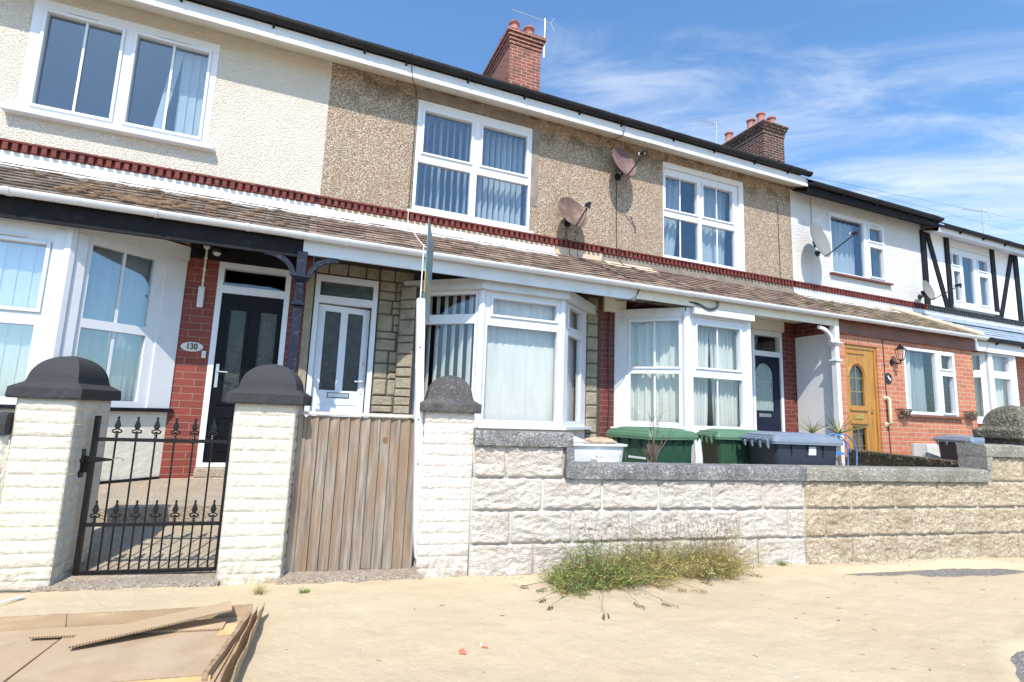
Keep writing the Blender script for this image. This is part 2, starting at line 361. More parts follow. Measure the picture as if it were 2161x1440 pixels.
upvc = plain('upvc_white', (0.68, 0.70, 0.745), 0.28, 0.03, 2.0, dirt=(0.42, 0.41, 0.38), dirt_amt=0.22, dscale=6)
white_paint = plain('white_paint', (0.68, 0.685, 0.695), 0.5, 0.06, 3, dirt=(0.42, 0.39, 0.33), dirt_amt=0.30, bmp=0.002, bs=25)
gutter_white = plain('gutter_white', (0.74, 0.75, 0.78), 0.3, 0.05, 2, dirt=(0.38, 0.35, 0.30), dirt_amt=0.35, dscale=9)
soffit_cream = plain('soffit_cream', (0.72, 0.68, 0.58), 0.6, 0.08, 2, dirt=(0.38, 0.30, 0.20), dirt_amt=0.3, bmp=0.002, bs=40)
fascia_grey = plain('fascia_white', (0.64, 0.655, 0.68), 0.5, 0.10, 3, dirt=(0.28, 0.28, 0.27), dirt_amt=0.5, bmp=0.002, bs=30)
cream_render = plain('cream_render', (0.70, 0.665, 0.57), 0.85, 0.07, 2, dirt=(0.42, 0.35, 0.24), dirt_amt=0.3, bmp=0.008, bs=14)
black_paint = plain('black_paint', (0.012, 0.012, 0.014), 0.6, 0.3, 4, dirt=(0.06, 0.06, 0.065), dirt_amt=0.25, dscale=12, spec=0.15)
gutter_black = plain('gutter_black', (0.014, 0.015, 0.018), 0.45, 0.3, 4, dirt=(0.06, 0.06, 0.06), dirt_amt=0.25, spec=0.25)
navy_paint = plain('navy_paint', (0.014, 0.018, 0.034), 0.5, 0.3, 4, dirt=(0.22, 0.24, 0.30), dirt_amt=0.22, dscale=26, spec=0.2)
brown_board = plain('brown_board', (0.17, 0.065, 0.04), 0.55, 0.2, 3)
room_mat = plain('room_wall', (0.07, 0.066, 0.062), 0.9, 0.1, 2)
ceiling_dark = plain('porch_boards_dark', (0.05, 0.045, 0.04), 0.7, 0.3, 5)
cement_beige = plain('cement_beige', (0.56, 0.45, 0.34), 0.9, 0.12, 3, dirt=(0.42, 0.17, 0.09), dirt_amt=0.35, bmp=0.006, bs=22)
cement_grey = plain('cement_grey', (0.24, 0.20, 0.165), 0.9, 0.3, 6, dirt=(0.06, 0.05, 0.04), dirt_amt=0.6, bmp=0.01, bs=18)
stone_clad = concrete('stone_cladding', (0.33, 0.285, 0.21), (0.22, 0.19, 0.14), (0.42, 0.375, 0.29), 26, 0.004, dirt=(0.16, 0.14, 0.09), da=0.5, sp_amt=0.35)
clad_mortar = plain('cladding_mortar', (0.07, 0.058, 0.045), 0.9, 0.2, 8)
brick_red = brick('brick_glazed_red', (0.25, 0.042, 0.026), (0.165, 0.028, 0.02), (0.32, 0.20, 0.14), rough=0.65, ms=0.008)
brick_deep = brick('brick_deep_red', (0.17, 0.032, 0.024), (0.11, 0.023, 0.019), (0.30, 0.20, 0.15), rough=0.6, ms=0.007)
brick_orange = brick('brick_orange', (0.58, 0.21, 0.11), (0.42, 0.135, 0.075), (0.62, 0.50, 0.39), rough=0.8, dark=(0.30, 0.16, 0.09), dark_amt=0.25)
soldier_mat = brick('brick_soldier', (0.52, 0.19, 0.10), (0.38, 0.13, 0.075), (0.55, 0.42, 0.32), rot=True, off=0.0, rough=0.8)
brick_chim = brick('brick_chimney_red', (0.30, 0.075, 0.045), (0.16, 0.045, 0.032), (0.50, 0.36, 0.28), ms=0.015, dark=(0.10, 0.045, 0.035), dark_amt=0.6)
brick_chim2 = brick('brick_chimney_sooty', (0.12, 0.042, 0.03), (0.025, 0.016, 0.015), (0.42, 0.33, 0.25), ms=0.014, dark=(0.02, 0.016, 0.014), dark_amt=0.7)
dent_red = plain('dentil_red', (0.13, 0.024, 0.018), 0.8, 0.35, 9, dirt=(0.40, 0.28, 0.25), dirt_amt=0.25, dscale=14, bmp=0.003, bs=50)
dent_black = plain('dentil_black', (0.03, 0.03, 0.033), 0.5, 0.3, 5)
pot_mat = plain('chimney_pot_clay', (0.40, 0.15, 0.12), 0.8, 0.2, 6, dirt=(0.50, 0.30, 0.28), dirt_amt=0.6, bmp=0.003)
flaunch = concrete('chimney_flaunching', (0.40, 0.34, 0.26), sc=30, dist=0.02, dirt=(0.12, 0.09, 0.05))
rc_cream = roughcast('roughcast_cream', (0.74, 0.68, 0.585), 0.010, 55)
rc_white = roughcast('roughcast_white', (0.80, 0.805, 0.81), 0.013, 50)
smooth_white = plain('smooth_white_render', (0.80, 0.815, 0.84), 0.8, 0.04, 2, bmp=0.004, bs=18)
pebbledash = pebble('pebbledash')
paint_cream = plain('masonry_paint_cream', (0.60, 0.56, 0.475), 0.75, 0.06, 5, dirt=(0.44, 0.36, 0.26), dirt_amt=0.40, bmp=0.010, bs=42, dscale=5, splash=(0.38, 0.30, 0.22))
paint_pinkw = plain('masonry_paint_pinkish', (0.61, 0.555, 0.51), 0.8, 0.09, 5, dirt=(0.36, 0.27, 0.22), dirt_amt=0.65, bmp=0.012, bs=45, dscale=5, splash=(0.34, 0.27, 0.21))
cap_black = concrete('cap_black_paint', (0.034, 0.036, 0.040), (0.03, 0.03, 0.03), (0.07, 0.07, 0.07), 60, 0.0018, sp_amt=0.15)
cap_weather = concrete('cap_weathered', (0.066, 0.064, 0.068), (0.03, 0.03, 0.03), (0.42, 0.40, 0.36), 75, 0.004, dirt=(0.13, 0.12, 0.10), da=0.5, sp_amt=0.22)
cap_stone = concrete('cap_stone_mossy', (0.16, 0.14, 0.10), (0.05, 0.05, 0.04), (0.45, 0.42, 0.36), 60, 0.012, dirt=(0.07, 0.07, 0.04))
coping_m = concrete('coping_flaking_black', (0.25, 0.25, 0.25), (0.06, 0.06, 0.065), (0.62, 0.60, 0.58), 120, 0.005, dirt=(0.07, 0.07, 0.075), da=0.6, sp_amt=0.75)
coping_g = concrete('coping_grey_stone', (0.30, 0.28, 0.24), (0.12, 0.11, 0.09), (0.62, 0.58, 0.52), 90, 0.006, dirt=(0.13, 0.125, 0.09), da=0.55, sp_amt=0.6)
block_paint = concrete('block_painted', (0.64, 0.585, 0.53), (0.38, 0.30, 0.24), (0.72, 0.69, 0.65), 120, 0.008, dirt=(0.46, 0.35, 0.28), da=0.38, sp_amt=0.55)
block_bare = concrete('block_buff', (0.56, 0.46, 0.335), (0.17, 0.12, 0.07), (0.74, 0.67, 0.57), 120, 0.008, dirt=(0.30, 0.23, 0.14), da=0.5, sp_amt=0.7)
block_brown = concrete('block_brown_mossy', (0.16, 0.12, 0.07), (0.06, 0.05, 0.03), (0.36, 0.31, 0.22), 70, 0.014, dirt=(0.07, 0.065, 0.03), da=0.6)
path_m = concrete('path_concrete', (0.41, 0.335, 0.25), (0.20, 0.155, 0.12), (0.62, 0.56, 0.48), 110, 0.006, dirt=(0.28, 0.22, 0.15), da=0.35)
agg_m = concrete('threshold_aggregate', (0.40, 0.33, 0.26), (0.18, 0.13, 0.10), (0.60, 0.54, 0.46), 130, 0.007, sp_amt=0.8)
asphalt_m = concrete('pavement_asphalt', (0.20, 0.185, 0.175), (0.10, 0.095, 0.09), (0.42, 0.39, 0.35), 95, 0.006)
yard_m = concrete('yard_ground', (0.36, 0.30, 0.22), (0.15, 0.11, 0.08), (0.55, 0.5, 0.42), 50, 0.01, dirt=(0.20, 0.15, 0.09), da=0.5)
soil_m = concrete('soil', (0.20, 0.14, 0.085), (0.07, 0.05, 0.03), (0.46, 0.38, 0.28), 60, 0.03, sp_amt=0.8)
sand_m = sand_mat()
tile_brown = tiles_mat('plain_tiles_brown', [(0.0, (0.10, 0.075, 0.058)), (0.35, (0.17, 0.125, 0.098)), (0.7, (0.235, 0.178, 0.14)), (1.0, (0.30, 0.24, 0.195))], moss=(0.11, 0.075, 0.045), ma=0.4)
tile_red = tiles_mat('plain_tiles_red', [(0.0, (0.12, 0.08, 0.06)), (0.35, (0.215, 0.145, 0.11)), (0.7, (0.30, 0.21, 0.16)), (1.0, (0.37, 0.285, 0.225))], moss=(0.17, 0.11, 0.055), ma=0.3)
tile_buff = tiles_mat('plain_tiles_buff', [(0.0, (0.13, 0.095, 0.065)), (0.35, (0.22, 0.165, 0.11)), (0.7, (0.31, 0.235, 0.165)), (1.0, (0.38, 0.31, 0.23))], moss=(0.16, 0.11, 0.05), ma=0.45)
slate_m = plain('slate_grey', (0.27, 0.33, 0.41), 0.45, 0.22, 9, dirt=(0.12, 0.14, 0.17), dirt_amt=0.5, bmp=0.003)
lead_m = plain('flashing_lead_white', (0.72, 0.73, 0.76), 0.6, 0.08, 5, dirt=(0.38, 0.34, 0.30), dirt_amt=0.35, bmp=0.02, bs=7)
moss_m = plain('moss', (0.17, 0.105, 0.065), 0.95, 0.4, 14, bmp=0.02, bs=40)
glass_m = glass('window_glass'); glass_bay = glass('window_glass_left_bay', (0.86, 0.90, 0.93), 0.17); glass_up = glass('window_glass_upper', (0.84, 0.89, 0.92), 0.10)
glass_dark = plain('obscure_glass', (0.03, 0.034, 0.032), 0.12, 0.5, 9, dirt=(0.10, 0.12, 0.08), dirt_amt=0.6, dscale=20, bmp=0.006, bs=55)
glass_lead = plain('frosted_glass', (0.26, 0.33, 0.33), 0.2, 0.12, 7, bmp=0.002)
blind_m = cloth('blind_fabric', (0.84, 0.835, 0.81), 0.22); curtain_m = cloth('curtain_fabric', (0.80, 0.83, 0.80), 0.3); net_m = cloth('curtain_white', (0.86, 0.87, 0.86), 0.35)
door_black = plain('door_black', (0.006, 0.006, 0.009), 0.4, 0.3, 3, spec=0.12); door_navy = plain('door_navy', (0.012, 0.017, 0.034), 0.4, 0.3, 3, spec=0.15)
door_white = plain('door_white', (0.70, 0.73, 0.80), 0.35, 0.03, 2)
door_oak = wood('door_golden_oak', (0.36, 0.165, 0.03), (0.46, 0.23, 0.05), (0.36, 0.16, 0.03), across=14, rough=0.4)
steel = plain('steel', (0.55, 0.55, 0.56), 0.3, 0.1, 5, metal=0.9); brass = plain('brass', (0.65, 0.45, 0.15), 0.3, 0.1, 5, metal=0.8)
iron = plain('black_iron', (0.008, 0.008, 0.009), 0.3, 0.3, 20, dirt=(0.06, 0.065, 0.07), dirt_amt=0.25, dscale=30, spec=0.3)
plaque_m = plain('plaque_enamel', (0.62, 0.58, 0.52), 0.35, 0.05); black_pl = plain('black_plastic', (0.012, 0.012, 0.014), 0.4, 0.2)
cream_pl = plain('cream_plastic', (0.78, 0.68, 0.42), 0.4, 0.06); pale_pl = plain('pale_plastic', (0.62, 0.63, 0.62), 0.4, 0.05)
wood_gate = wood('weathered_boards', (0.185, 0.148, 0.118), (0.335, 0.28, 0.232), warm=(0.24, 0.155, 0.095)); wood_post = wood('weathered_post', (0.26, 0.20, 0.16), (0.42, 0.35, 0.29))
bin_green = plain('bin_green', (0.024, 0.075, 0.040), 0.42, 0.12, 4, dirt=(0.16, 0.20, 0.13), dirt_amt=0.15); lid_green = plain('bin_lid_green', (0.085, 0.175, 0.10), 0.42, 0.10, 4, dirt=(0.24, 0.27, 0.18), dirt_amt=0.25)
bin_grey = plain('bin_grey', (0.030, 0.036, 0.052), 0.42, 0.15, 4, dirt=(0.12, 0.12, 0.12), dirt_amt=0.2); lid_grey = plain('bin_lid_grey', (0.17, 0.205, 0.27), 0.42, 0.10, 4, dirt=(0.30, 0.31, 0.33), dirt_amt=0.2)
dish_pink = plain('dish_faded_red', (0.15, 0.085, 0.08), 0.75, 0.2, 4, dirt=(0.36, 0.32, 0.24), dirt_amt=0.4, dscale=4)
dish_mott = plain('dish_mottled', (0.15, 0.09, 0.07), 0.75, 0.35, 5, dirt=(0.27, 0.25, 0.19), dirt_amt=0.8, dscale=5)
dish_grey = plain('dish_grey', (0.19, 0.195, 0.195), 0.7, 0.1, 6)
card_m = plain('cardboard', (0.40, 0.285, 0.175), 0.85, 0.06, 2.5, dirt=(0.64, 0.47, 0.34), dirt_amt=0.5, dscale=2.2, bmp=0.001); card_e = plain('cardboard_flute_edge', (0.30, 0.20, 0.12), 0.9, 0.5, 45); tape_m = plain('packing_tape', (0.58, 0.40, 0.19), 0.25, 0.06)
card_d = plain('cardboard_flute_shade', (0.10, 0.062, 0.035), 0.95, 0.2, 30)  # dark brown painted in for shade inside the flutes; reused along the sheet seam
card_w = concrete('cardboard_scuffed', (0.40, 0.285, 0.18), (0.38, 0.27, 0.165), (0.42, 0.30, 0.19), 4, 0.0006, dirt=(0.47, 0.37, 0.27), da=0.35, sp_amt=0.2)
blue_metal = plain('blue_painted_wire', (0.10, 0.24, 0.52), 0.35, 0.15)
sign_white = plain('sign_post_white', (0.78, 0.77, 0.80), 0.5, 0.06, 4, dirt=(0.52, 0.42, 0.38), dirt_amt=0.35)
cable_m = plain('cable_black', (0.02, 0.02, 0.02), 0.5, 0.1); cable_w = plain('cable_white', (0.65, 0.62, 0.56), 0.5, 0.1); alu = plain('aerial_aluminium', (0.55, 0.56, 0.58), 0.35, 0.1, metal=0.6)
ceramic = plain('white_ceramic', (0.66, 0.67, 0.69), 0.2, 0.04, dirt=(0.45, 0.43, 0.40), dirt_amt=0.3); bag_m = plain('sacking', (0.42, 0.32, 0.22), 0.9, 0.25, 9, bmp=0.02, bs=16)

# ------------------------------------------------------------------ ground
def struct(name, mb, m, smooth=False):
    o = mb.build(name, m, None, smooth=smooth); o['kind'] = 'structure'; o['label'] = name.replace('_', ' '); return o
TH = rad(-8.6); ct, st_ = math.cos(TH), math.sin(TH)
P0 = (1.139, 3.486)
def WU(u, d=0.0):                                     # wall line coordinates -> world xy (d towards the street)
    return (P0[0] + ct*u + st_*d, P0[1] + st_*u - ct*d)
def uw(x): return (x - P0[0]) / ct

mb = MB(); mb.box(-400, 400, -400, 600, -0.6, -0.023); struct('ground', mb, asphalt_m)
def sand_h(x, y):
    p = Vector((x, y, 0))
    h = 0.012*noise.noise(p*0.9) + 0.008*noise.noise(p*2.7+Vector((5, 1, 0))) + 0.006*noise.noise(p*6.5) + 0.0035*noise.noise(p*17)
    h -= 0.007*max(0, noise.noise(p*4.1+Vector((1, 8, 3)))-0.25)*3
    line = P0[1] + (x-P0[0])*math.tan(TH)
    dd = line - y
    h += 0.030*math.exp(-max(dd, 0)/0.25)*(0.6+0.6*noise.noise(Vector((x*1.7, 3.0, 0))))
    h += 0.006
    def dip(cx, cy, rx, ry, a, k):
        q = ((x-cx)*math.cos(a)+(y-cy)*math.sin(a))/rx, (-(x-cx)*math.sin(a)+(y-cy)*math.cos(a))/ry
        r = q[0]**2+q[1]**2 + 0.35*noise.noise(p*5)
        return k*max(0, min(1, (1.25-r)*1.5))
    h -= dip(4.35, 2.78, 0.50, 0.09, TH, 0.05) + dip(5.10, 2.64, 0.65, 0.16, TH, 0.05) + dip(3.42, 1.36, 0.50, 0.24, 0.45, 0.05) + dip(1.47, 3.27, 0.05, 0.03, 0.2, 0.05)
    return h
mb = MB()
xs = []; x = -6.0
NX, NY = 420, 190
def sandf(i, j):
    x = -6.0 + 17.0*i; y = 4.15 + (0.0-4.15)*(1-(1-j)**1.0)
    y = P0[1] + (x-P0[0])*math.tan(TH) + 0.22 - 4.4*j if True else y
    return (x, y, sand_h(x, y))
mb.grid(sandf, NX, NY); mb.f = [f[::-1] for f in mb.f]
sand = struct('sand', mb, sand_m, smooth=True)
# sandy carriageway side beyond the near strip
mb = MB(); mb.grid(lambda i, j: (-60+140*i, -40 + 39.2*j + (0.9*0) , -0.02+0.012*noise.noise(Vector((i*40, j*12, 0)))), 60, 30); struct('road', mb, sand_m, smooth=True)

# yards, split so that every piece is its own sheet
mb = MB()
def yardf(i, j):
    x = 0.35+14.6*i; y0 = P0[1]+(x-P0[0])*math.tan(TH)+0.1; y = y0+(6.25-y0)*j
    return (x, y, 0.0+0.02*noise.noise(Vector((x*2, y*2, 1))))
mb.grid(yardf, 90, 30); struct('yard', mb, yard_m, smooth=True)
# garden path of the black-door house: rises in a ramp, a step, and a second ramp
mb = MB()
def pathz(y): return 0.02 + (0.19-0.02)*(y-3.75)/(4.80-3.75) if y < 4.80 else 0.30 + 0.03*(y-4.8)/1.5
def pathf(a, b_):
    def f(i, j):
        x = -5.0+5.35*i; y0 = a; y = a+(b_-a)*j
        if a < 4: y = (P0[1]+(x-P0[0])*math.tan(TH)-0.02) + (b_-(P0[1]+(x-P0[0])*math.tan(TH)-0.02))*j
        return (x, y, pathz(min(max(y, 3.3), 4.7999) if b_ <= 4.8 else max(y, 4.8))+0.004*noise.noise(Vector((x*5, y*5, 0))))
    return f
mb.grid(pathf(3.6, 4.79), 60, 24); mb.grid(pathf(4.8, 6.28), 60, 24); mb.box(-5.0, 0.35, 4.78, 4.815, -0.04, 0.297)
mb.box(0.33, 0.353, 4.2, 6.28, -0.04, 0.18)
struct('path', mb, path_m)
def threshold(u0, u1, name, label):
    mb = MB()
    def f(i, j):
        u = u0+(u1-u0)*i; e = 0.03*noise.noise(Vector((u*6, 0, 3)))+0.012*noise.noise(Vector((u*30, 0, 1)))
        d = -0.32 + (0.36+e)*min(1, j*1.12); z = 0.045 + 0.006*noise.noise(Vector((u*14, d*14, 0))) - (0.10 if j > 0.93 else 0)
        return (*WU(u, d), z)
    mb.grid(f, 70, 16)
    o = mb.build(name, agg_m); o['kind'] = 'structure'; o['label'] = label
threshold(uw(-1.30), uw(-0.36), 'doorstep_strip', 'rough aggregate concrete threshold under the iron gate')
threshold(uw(-0.04), uw(0.84), 'doorstep_strip', 'rough aggregate concrete threshold under the wooden gate')

# ------------------------------------------------------------------ front boundary: brick pillars
wallM = Matrix.Translation((P0[0], P0[1], 0)) @ Matrix.Rotation(TH, 4, 'Z')
def brick_pillar(u0, u1, depth, htop, mats, capmats, label, seed, cap=(0.06, 0.10, 0.23), face_d=0.0, rough_=1.0, fine=True, wide=None):
    random.seed(seed)
    loc = WU((u0+u1)/2, face_d); t = thing('gate_pillar', label, 'pillar', (loc[0], loc[1], 0), TH, 'brick gate pillars along the front boundary')
    hw = (u1-u0)/2
    mb = MB()
    mb.box(-hw+0.006, hw-0.006, 0.006, depth-0.006, -0.03, htop)
    rows = int(round(htop/0.0755)); rh = htop/rows
    for r in range(rows):
        z0 = r*rh
        for side in range(4):
            Ls = 2*hw if side % 2 == 0 else depth
            nb = max(1, round(Ls/0.225)); cuts = [0]
            if r % 2 == 0: cuts = [i*Ls/nb for i in range(nb+1)]
            else: cuts = [0] + [ (i+0.5)*Ls/nb for i in range(nb)] + [Ls]
            for k in range(len(cuts)-1):
                a, b_ = cuts[k], cuts[k+1]
                if b_-a < 0.02: continue
                off = rnd(-0.0015, 0.003); g = 0.0; jz = rnd(-0.0015, 0.0015)
                sd = rnd(0, 50)
                def fn(i, j, a=a, b_=b_, side=side, z0=z0, off=off, sd=sd, jz=jz):
                    u = a+g+(b_-a-2*g)*i; z = z0+g+(rh-2*g)*j+jz
                    edge = min(i, 1-i, 1)*(b_-a); ez = min(j, 1-j)*rh
                    f = min(1, edge/0.016)*min(1, ez/0.014)
                    d = -0.004 + f*(0.006+off*0.8) + 0.0035*rough_*noise.noise(Vector((u*28+sd, z*40, side)))*f + (0.012*noise.noise(Vector((u*9, z*9, sd)))*f if z < 0.12 else 0)
                    if side == 0: return (-hw+u, -d, z)
                    if side == 1: return (hw+d, u, z)
                    if side == 2: return (hw-u, depth+d, z)
                    return (-hw-d, depth-u, z)
                mb.grid(fn, 12 if fine else 4, 8 if fine else 3)
    mb.build('brick_shaft', mats, t, world=False, smooth=True)
    # plinth crumbs at the foot
    ov, sh, dh = cap
    mc = MB()
    X, Yc = hw+ov, depth/2
    # slab with a ragged edge, sloping shoulder, then a pillow dome square in plan
    def ring(hx, hy, z, jit=0.0, n=10):
        pts = []
        for k in range(4*n):
            s_, f = divmod(k, n); f /= n
            if s_ == 0: x, y = -hx+2*hx*f, -hy
            elif s_ == 1: x, y = hx, -hy+2*hy*f
            elif s_ == 2: x, y = hx-2*hx*f, hy
            else: x, y = -hx, hy-2*hy*f
            j = 1+jit*noise.noise(Vector((x*20, y*20, z*30+seed)))
            pts.append((x*j, Yc+y*j, z+jit*0.1*noise.noise(Vector((x*15, y*15, seed)))))
        return pts
    hx, hy = X, depth/2+ov
    rings = [ring(hw-0.01, depth/2-0.01, htop-0.002), ring(hx-0.004, hy-0.004, htop, 0.02), ring(hx, hy, htop+0.012, 0.03), ring(hx, hy, htop+sh*0.75, 0.03), ring(hx-0.012, hy-0.012, htop+sh*0.86, 0.02), ring(hx-0.05, hy-0.05, htop+sh*1.15, 0.006)]
    dx, dy = hx-0.055, hy-0.055
    z0 = htop+sh*1.16
    for k in range(1, 12):
        a = k/12*math.pi/2
        rings.append(ring(dx*math.cos(a)**0.9, dy*math.cos(a)**0.9, z0+(dh-sh)*math.sin(a)*0.97))
    n = len(rings[0]); vs = [p for r_ in rings for p in r_]
    fs = [(i*n+j, i*n+(j+1) % n, (i+1)*n+(j+1) % n, (i+1)*n+j) for i in range(len(rings)-1) for j in range(n)]
    vs.append((0, Yc, z0+(dh-sh))); top = len(vs)-1; b0 = (len(rings)-1)*n
    fs += [(b0+j, b0+(j+1) % n, top) for j in range(n)]
    mc.add(vs, fs)
    mc.build('cap', capmats, t, world=False, smooth=False, bevel=0.0)
    return t
brick_pillar(uw(-1.535), uw(-1.235), 0.40, 1.10, paint_cream, cap_black, 'cream painted brick pillar at far left with a clean black domed cap', 1, cap=(0.035, 0.085, 0.26), face_d=0.0)
brick_pillar(uw(-0.385), uw(-0.025), 0.33, 1.115, paint_cream, cap_black, 'cream painted brick pillar between the iron gate and the wooden gate', 2, cap=(0.045, 0.085, 0.26))
brick_pillar(uw(0.80), uw(1.14), 0.33, 1.105, paint_pinkw, cap_weather, 'pinkish white brick pillar right of the wooden gate under a speckled grey cap', 3, cap=(0.04, 0.08, 0.26), rough_=1.6)
random.seed(11)

# ------------------------------------------------------------------ front boundary: rock-faced block walls
def rock_block(mb, u0, u1, z0, z1, d0, sd, amp=0.021, m=None, back=0.1):
    nu, nv = 44, 22; g = 0.004
    def fn(i, j):
        u = u0+g+(u1-u0-2*g)*i; z = z0+g+(z1-z0-2*g)*j
        e = min(i, 1-i)*(u1-u0); ez = min(j, 1-j)*(z1-z0)
        rag = 0.007*noise.noise(Vector((u*22, z*22, sd)))
        f = max(0, min(1, (e-0.002+rag)/0.016))*max(0, min(1, (ez-0.001+rag)/0.012))
        q = Vector((u*7+sd*3.1, z*15+sd, sd*1.7))
        n_ = noise.noise(q); rdg = 1-abs(noise.noise(q*1.7+Vector((9, 2, 1))))*2
        h = 0.015 + amp*(0.40*n_+0.42*(rdg-0.5)+0.30*noise.noise(q*2.9)) + 0.007*noise.noise(q*6.5) + 0.003*noise.noise(q*15)
        h += 0.020*max(0, 0.40-j)*1.2
        return (u, d0-f*max(0.004, h), z)
    mb.grid(fn, nu, nv, m)
def block_wall(name, label, u0, u1, rows, bl, mat_b, mort, parent_pos, seed, offs=(0.0, 0.5, 0.0, 0.5), thick=0.10, z_base=0.0, ch=0.2223, extra=None):
    t = thing(name, label, 'garden wall', (*WU((u0+u1)/2), 0), TH)
    uc = (u0+u1)/2
    mb = MB(lambda u, d, z: (u-uc, d, z))
    random.seed(seed)
    mb.box(u0, u1, 0.001, thick, z_base-0.04, z_base+rows*ch, 1)
    for r in range(rows):
        us = [u0]; o = u0 - bl*(1-offs[r] if offs[r] else 1)
        k = o
        while k < u1+bl:
            if k > us[-1]+0.06 and k < u1-0.06: us.append(k)
            k += bl
        us.append(u1)
        for a, b_ in zip(us, us[1:]): rock_block(mb, a, b_, z_base+r*ch, z_base+(r+1)*ch, 0.0, rnd(0, 99))
        # back face blocks
    if extra: extra(mb)
    mb.build('blockwork', [mat_b, mort], t, world=False, smooth=True)
    return t, uc
def coping(mb, u0, u1, z0, z1, seed, d_out=0.045, d_in=0.16, xf=None, pitch_=0.085):
    """broken-faced coping: many short ragged segments"""
    n = int((u1-u0)/0.018)+1
    sec = lambda u, k: 0.006*noise.noise(Vector((u*12, k*3.0, seed)))+0.004*noise.noise(Vector((u*60, k*5.0, seed)))
    vs = []; prof = [(-d_out, z0), (-d_out-0.004, z0+(z1-z0)*0.5), (-d_out, z1-0.012), (-d_out+0.012, z1), (0.05, z1+0.004), (d_in, z1), (d_in, z0)]
    for i in range(n+1):
        u = u0+(u1-u0)*i/n
        groove = 0.008 if (abs(((u+seed*0.013) % pitch_)-0.01) < 0.009) else 0
        for k, (d, z) in enumerate(prof):
            vs.append((u, d+sec(u, k)+(groove if k < 3 else 0), z+0.5*sec(u, k+9)))
    K = len(prof)
    fs = [(i*K+k, (i+1)*K+k, (i+1)*K+(k+1) % K, i*K+(k+1) % K) for i in range(n) for k in range(K)]
    fs += [tuple(range(K)), tuple(n*K+k for k in range(K-1, -1, -1))]
    mb.add(vs, fs)
mortar_p = plain('mortar_painted', (0.545, 0.49, 0.44), 0.9, 0.08, 8, bmp=0.004, bs=50)
mortar_g = plain('mortar_grey', (0.46, 0.43, 0.365), 0.9, 0.10, 8, bmp=0.004, bs=50)
CH = 0.2223
uA, uS, uB, uR, uE = uw(1.145), uw(1.82), uw(3.83), uw(5.74), uw(9.2)
def raised_left(mb):
    for a, b_ in ((uA, uA+0.235), (uA+0.235, uS-0.015)): rock_block(mb, a, b_, 3*CH, 4*CH, 0.0, a*7+3)
    mb.box(uA, uS, 0.001, 0.10, 3*CH, 4*CH, 1)
t, uc = block_wall('garden_wall', 'rock-faced block wall painted pinkish white, with a raised left end and black coping', uA, uB, 3, 0.455, block_paint, mortar_p, None, 5, offs=(0.0, 0.62, 0.12), extra=raised_left)
mb = MB(lambda u, d, z: (u-uc, d, z))
coping(mb, uA, uS+0.035, 4*CH, 4*CH+0.10, 3); mb.box(uS-0.012, uS+0.044, -0.05, 0.16, 3*CH+0.006, 4*CH-0.002); coping(mb, uS-0.005, uB, 3*CH, 3*CH+0.105, 5)
mb.build('coping', coping_m, t, world=False)
def raised_right(mb):
    k = uR+0.03
    while k < uE: rock_block(mb, k, min(k+0.45, uE), 3*CH, 4*CH, 0.0, k*3); k += 0.45
    mb.box(uR, uE, 0.001, 0.10, 3*CH, 4*CH, 1)
t, uc = block_wall('garden_wall', 'bare buff rock-faced block wall with grey coping, stepping up at the right', uB+0.002, uE, 3, 0.455, block_bare, mortar_g, None, 9, offs=(0.0, 0.42, 0.02), extra=raised_right)
mb = MB(lambda u, d, z: (u-uc, d, z))
coping(mb, uB, uR+0.03, 3*CH, 3*CH+0.105, 8); coping(mb, uR-0.01, uE, 4*CH, 4*CH+0.105, 12, d_in=0.20)
mb.box(uR-0.012, uR+0.055, -0.048, 0.195, 3*CH+0.106, 4*CH-0.003)
mb.build('coping', coping_g, t, world=False)
# pillar on the raised wall, far right
brick_pillar(uw(6.24), uw(6.60), 0.30, 1.05, cap_stone, cap_stone, 'dark mossy stone capped pillar on the stepped-up wall at far right', 21, cap=(0.06, 0.10, 0.31), face_d=-0.012, fine=False)
# wall left of the first pillar
t, uc = block_wall('garden_wall', 'rough cream stone wall stub at the left edge under a black coping', uw(-3.4), uw(-1.54), 4, 0.40, paint_cream, paint_cream, None, 31, offs=(0, .5, 0, .5))
mb = MB(lambda u, d, z: (u-uc, d, z)); coping(mb, uw(-3.4), uw(-1.54), 4*CH, 4*CH+0.12, 31, xf=None); mb.build('coping', cap_black, t, world=False)
# dividing wall between the two right-hand front yards
DA, DB = Vector((6.70, 3.02)), Vector((7.86, 5.52))
dirv = (DB-DA).normalized(); Ld = (DB-DA).length
t = thing('dividing_wall', 'low mossy brown block wall running from the white post towards the street', 'garden wall', (*(DA+DB)/2, 0), 0)
xfD = lambda u, d, z: (DA.x+dirv.x*u+dirv.y*d, DA.y+dirv.y*u-dirv.x*d, z)
mb = MB(xfD); mb.box(0, Ld, 0.0, 0.2, -0.04, 0.755, 0)
k = 0
while k < Ld-0.1:
    for r in range(3): rock_block(mb, k, min(k+0.44, Ld), r*0.25+0.01, min(0.77, r*0.25+0.27), 0.0, k*5+r, m=0)
    k += 0.44
mb.build('blockwork', block_brown, t, smooth=False)
# soil bed retained behind the painted wall
mb = MB()
def soilf(i, j):
    u = uS+0.05+(uR-uS-0.1)*i; d = -(0.10+0.34*j); x, y = WU(u, d)
    z = 0.735+0.02*noise.noise(Vector((u*7, d*9, 2)))-0.05*max(0, j-0.75)
    if j > 0.99: z = -0.03
    return (x, y, z)
mb.grid(soilf, 80, 14); o = mb.build('soil_bed', soil_m); o['kind'] = 'structure'; o['label'] = 'soil bed behind the garden wall'

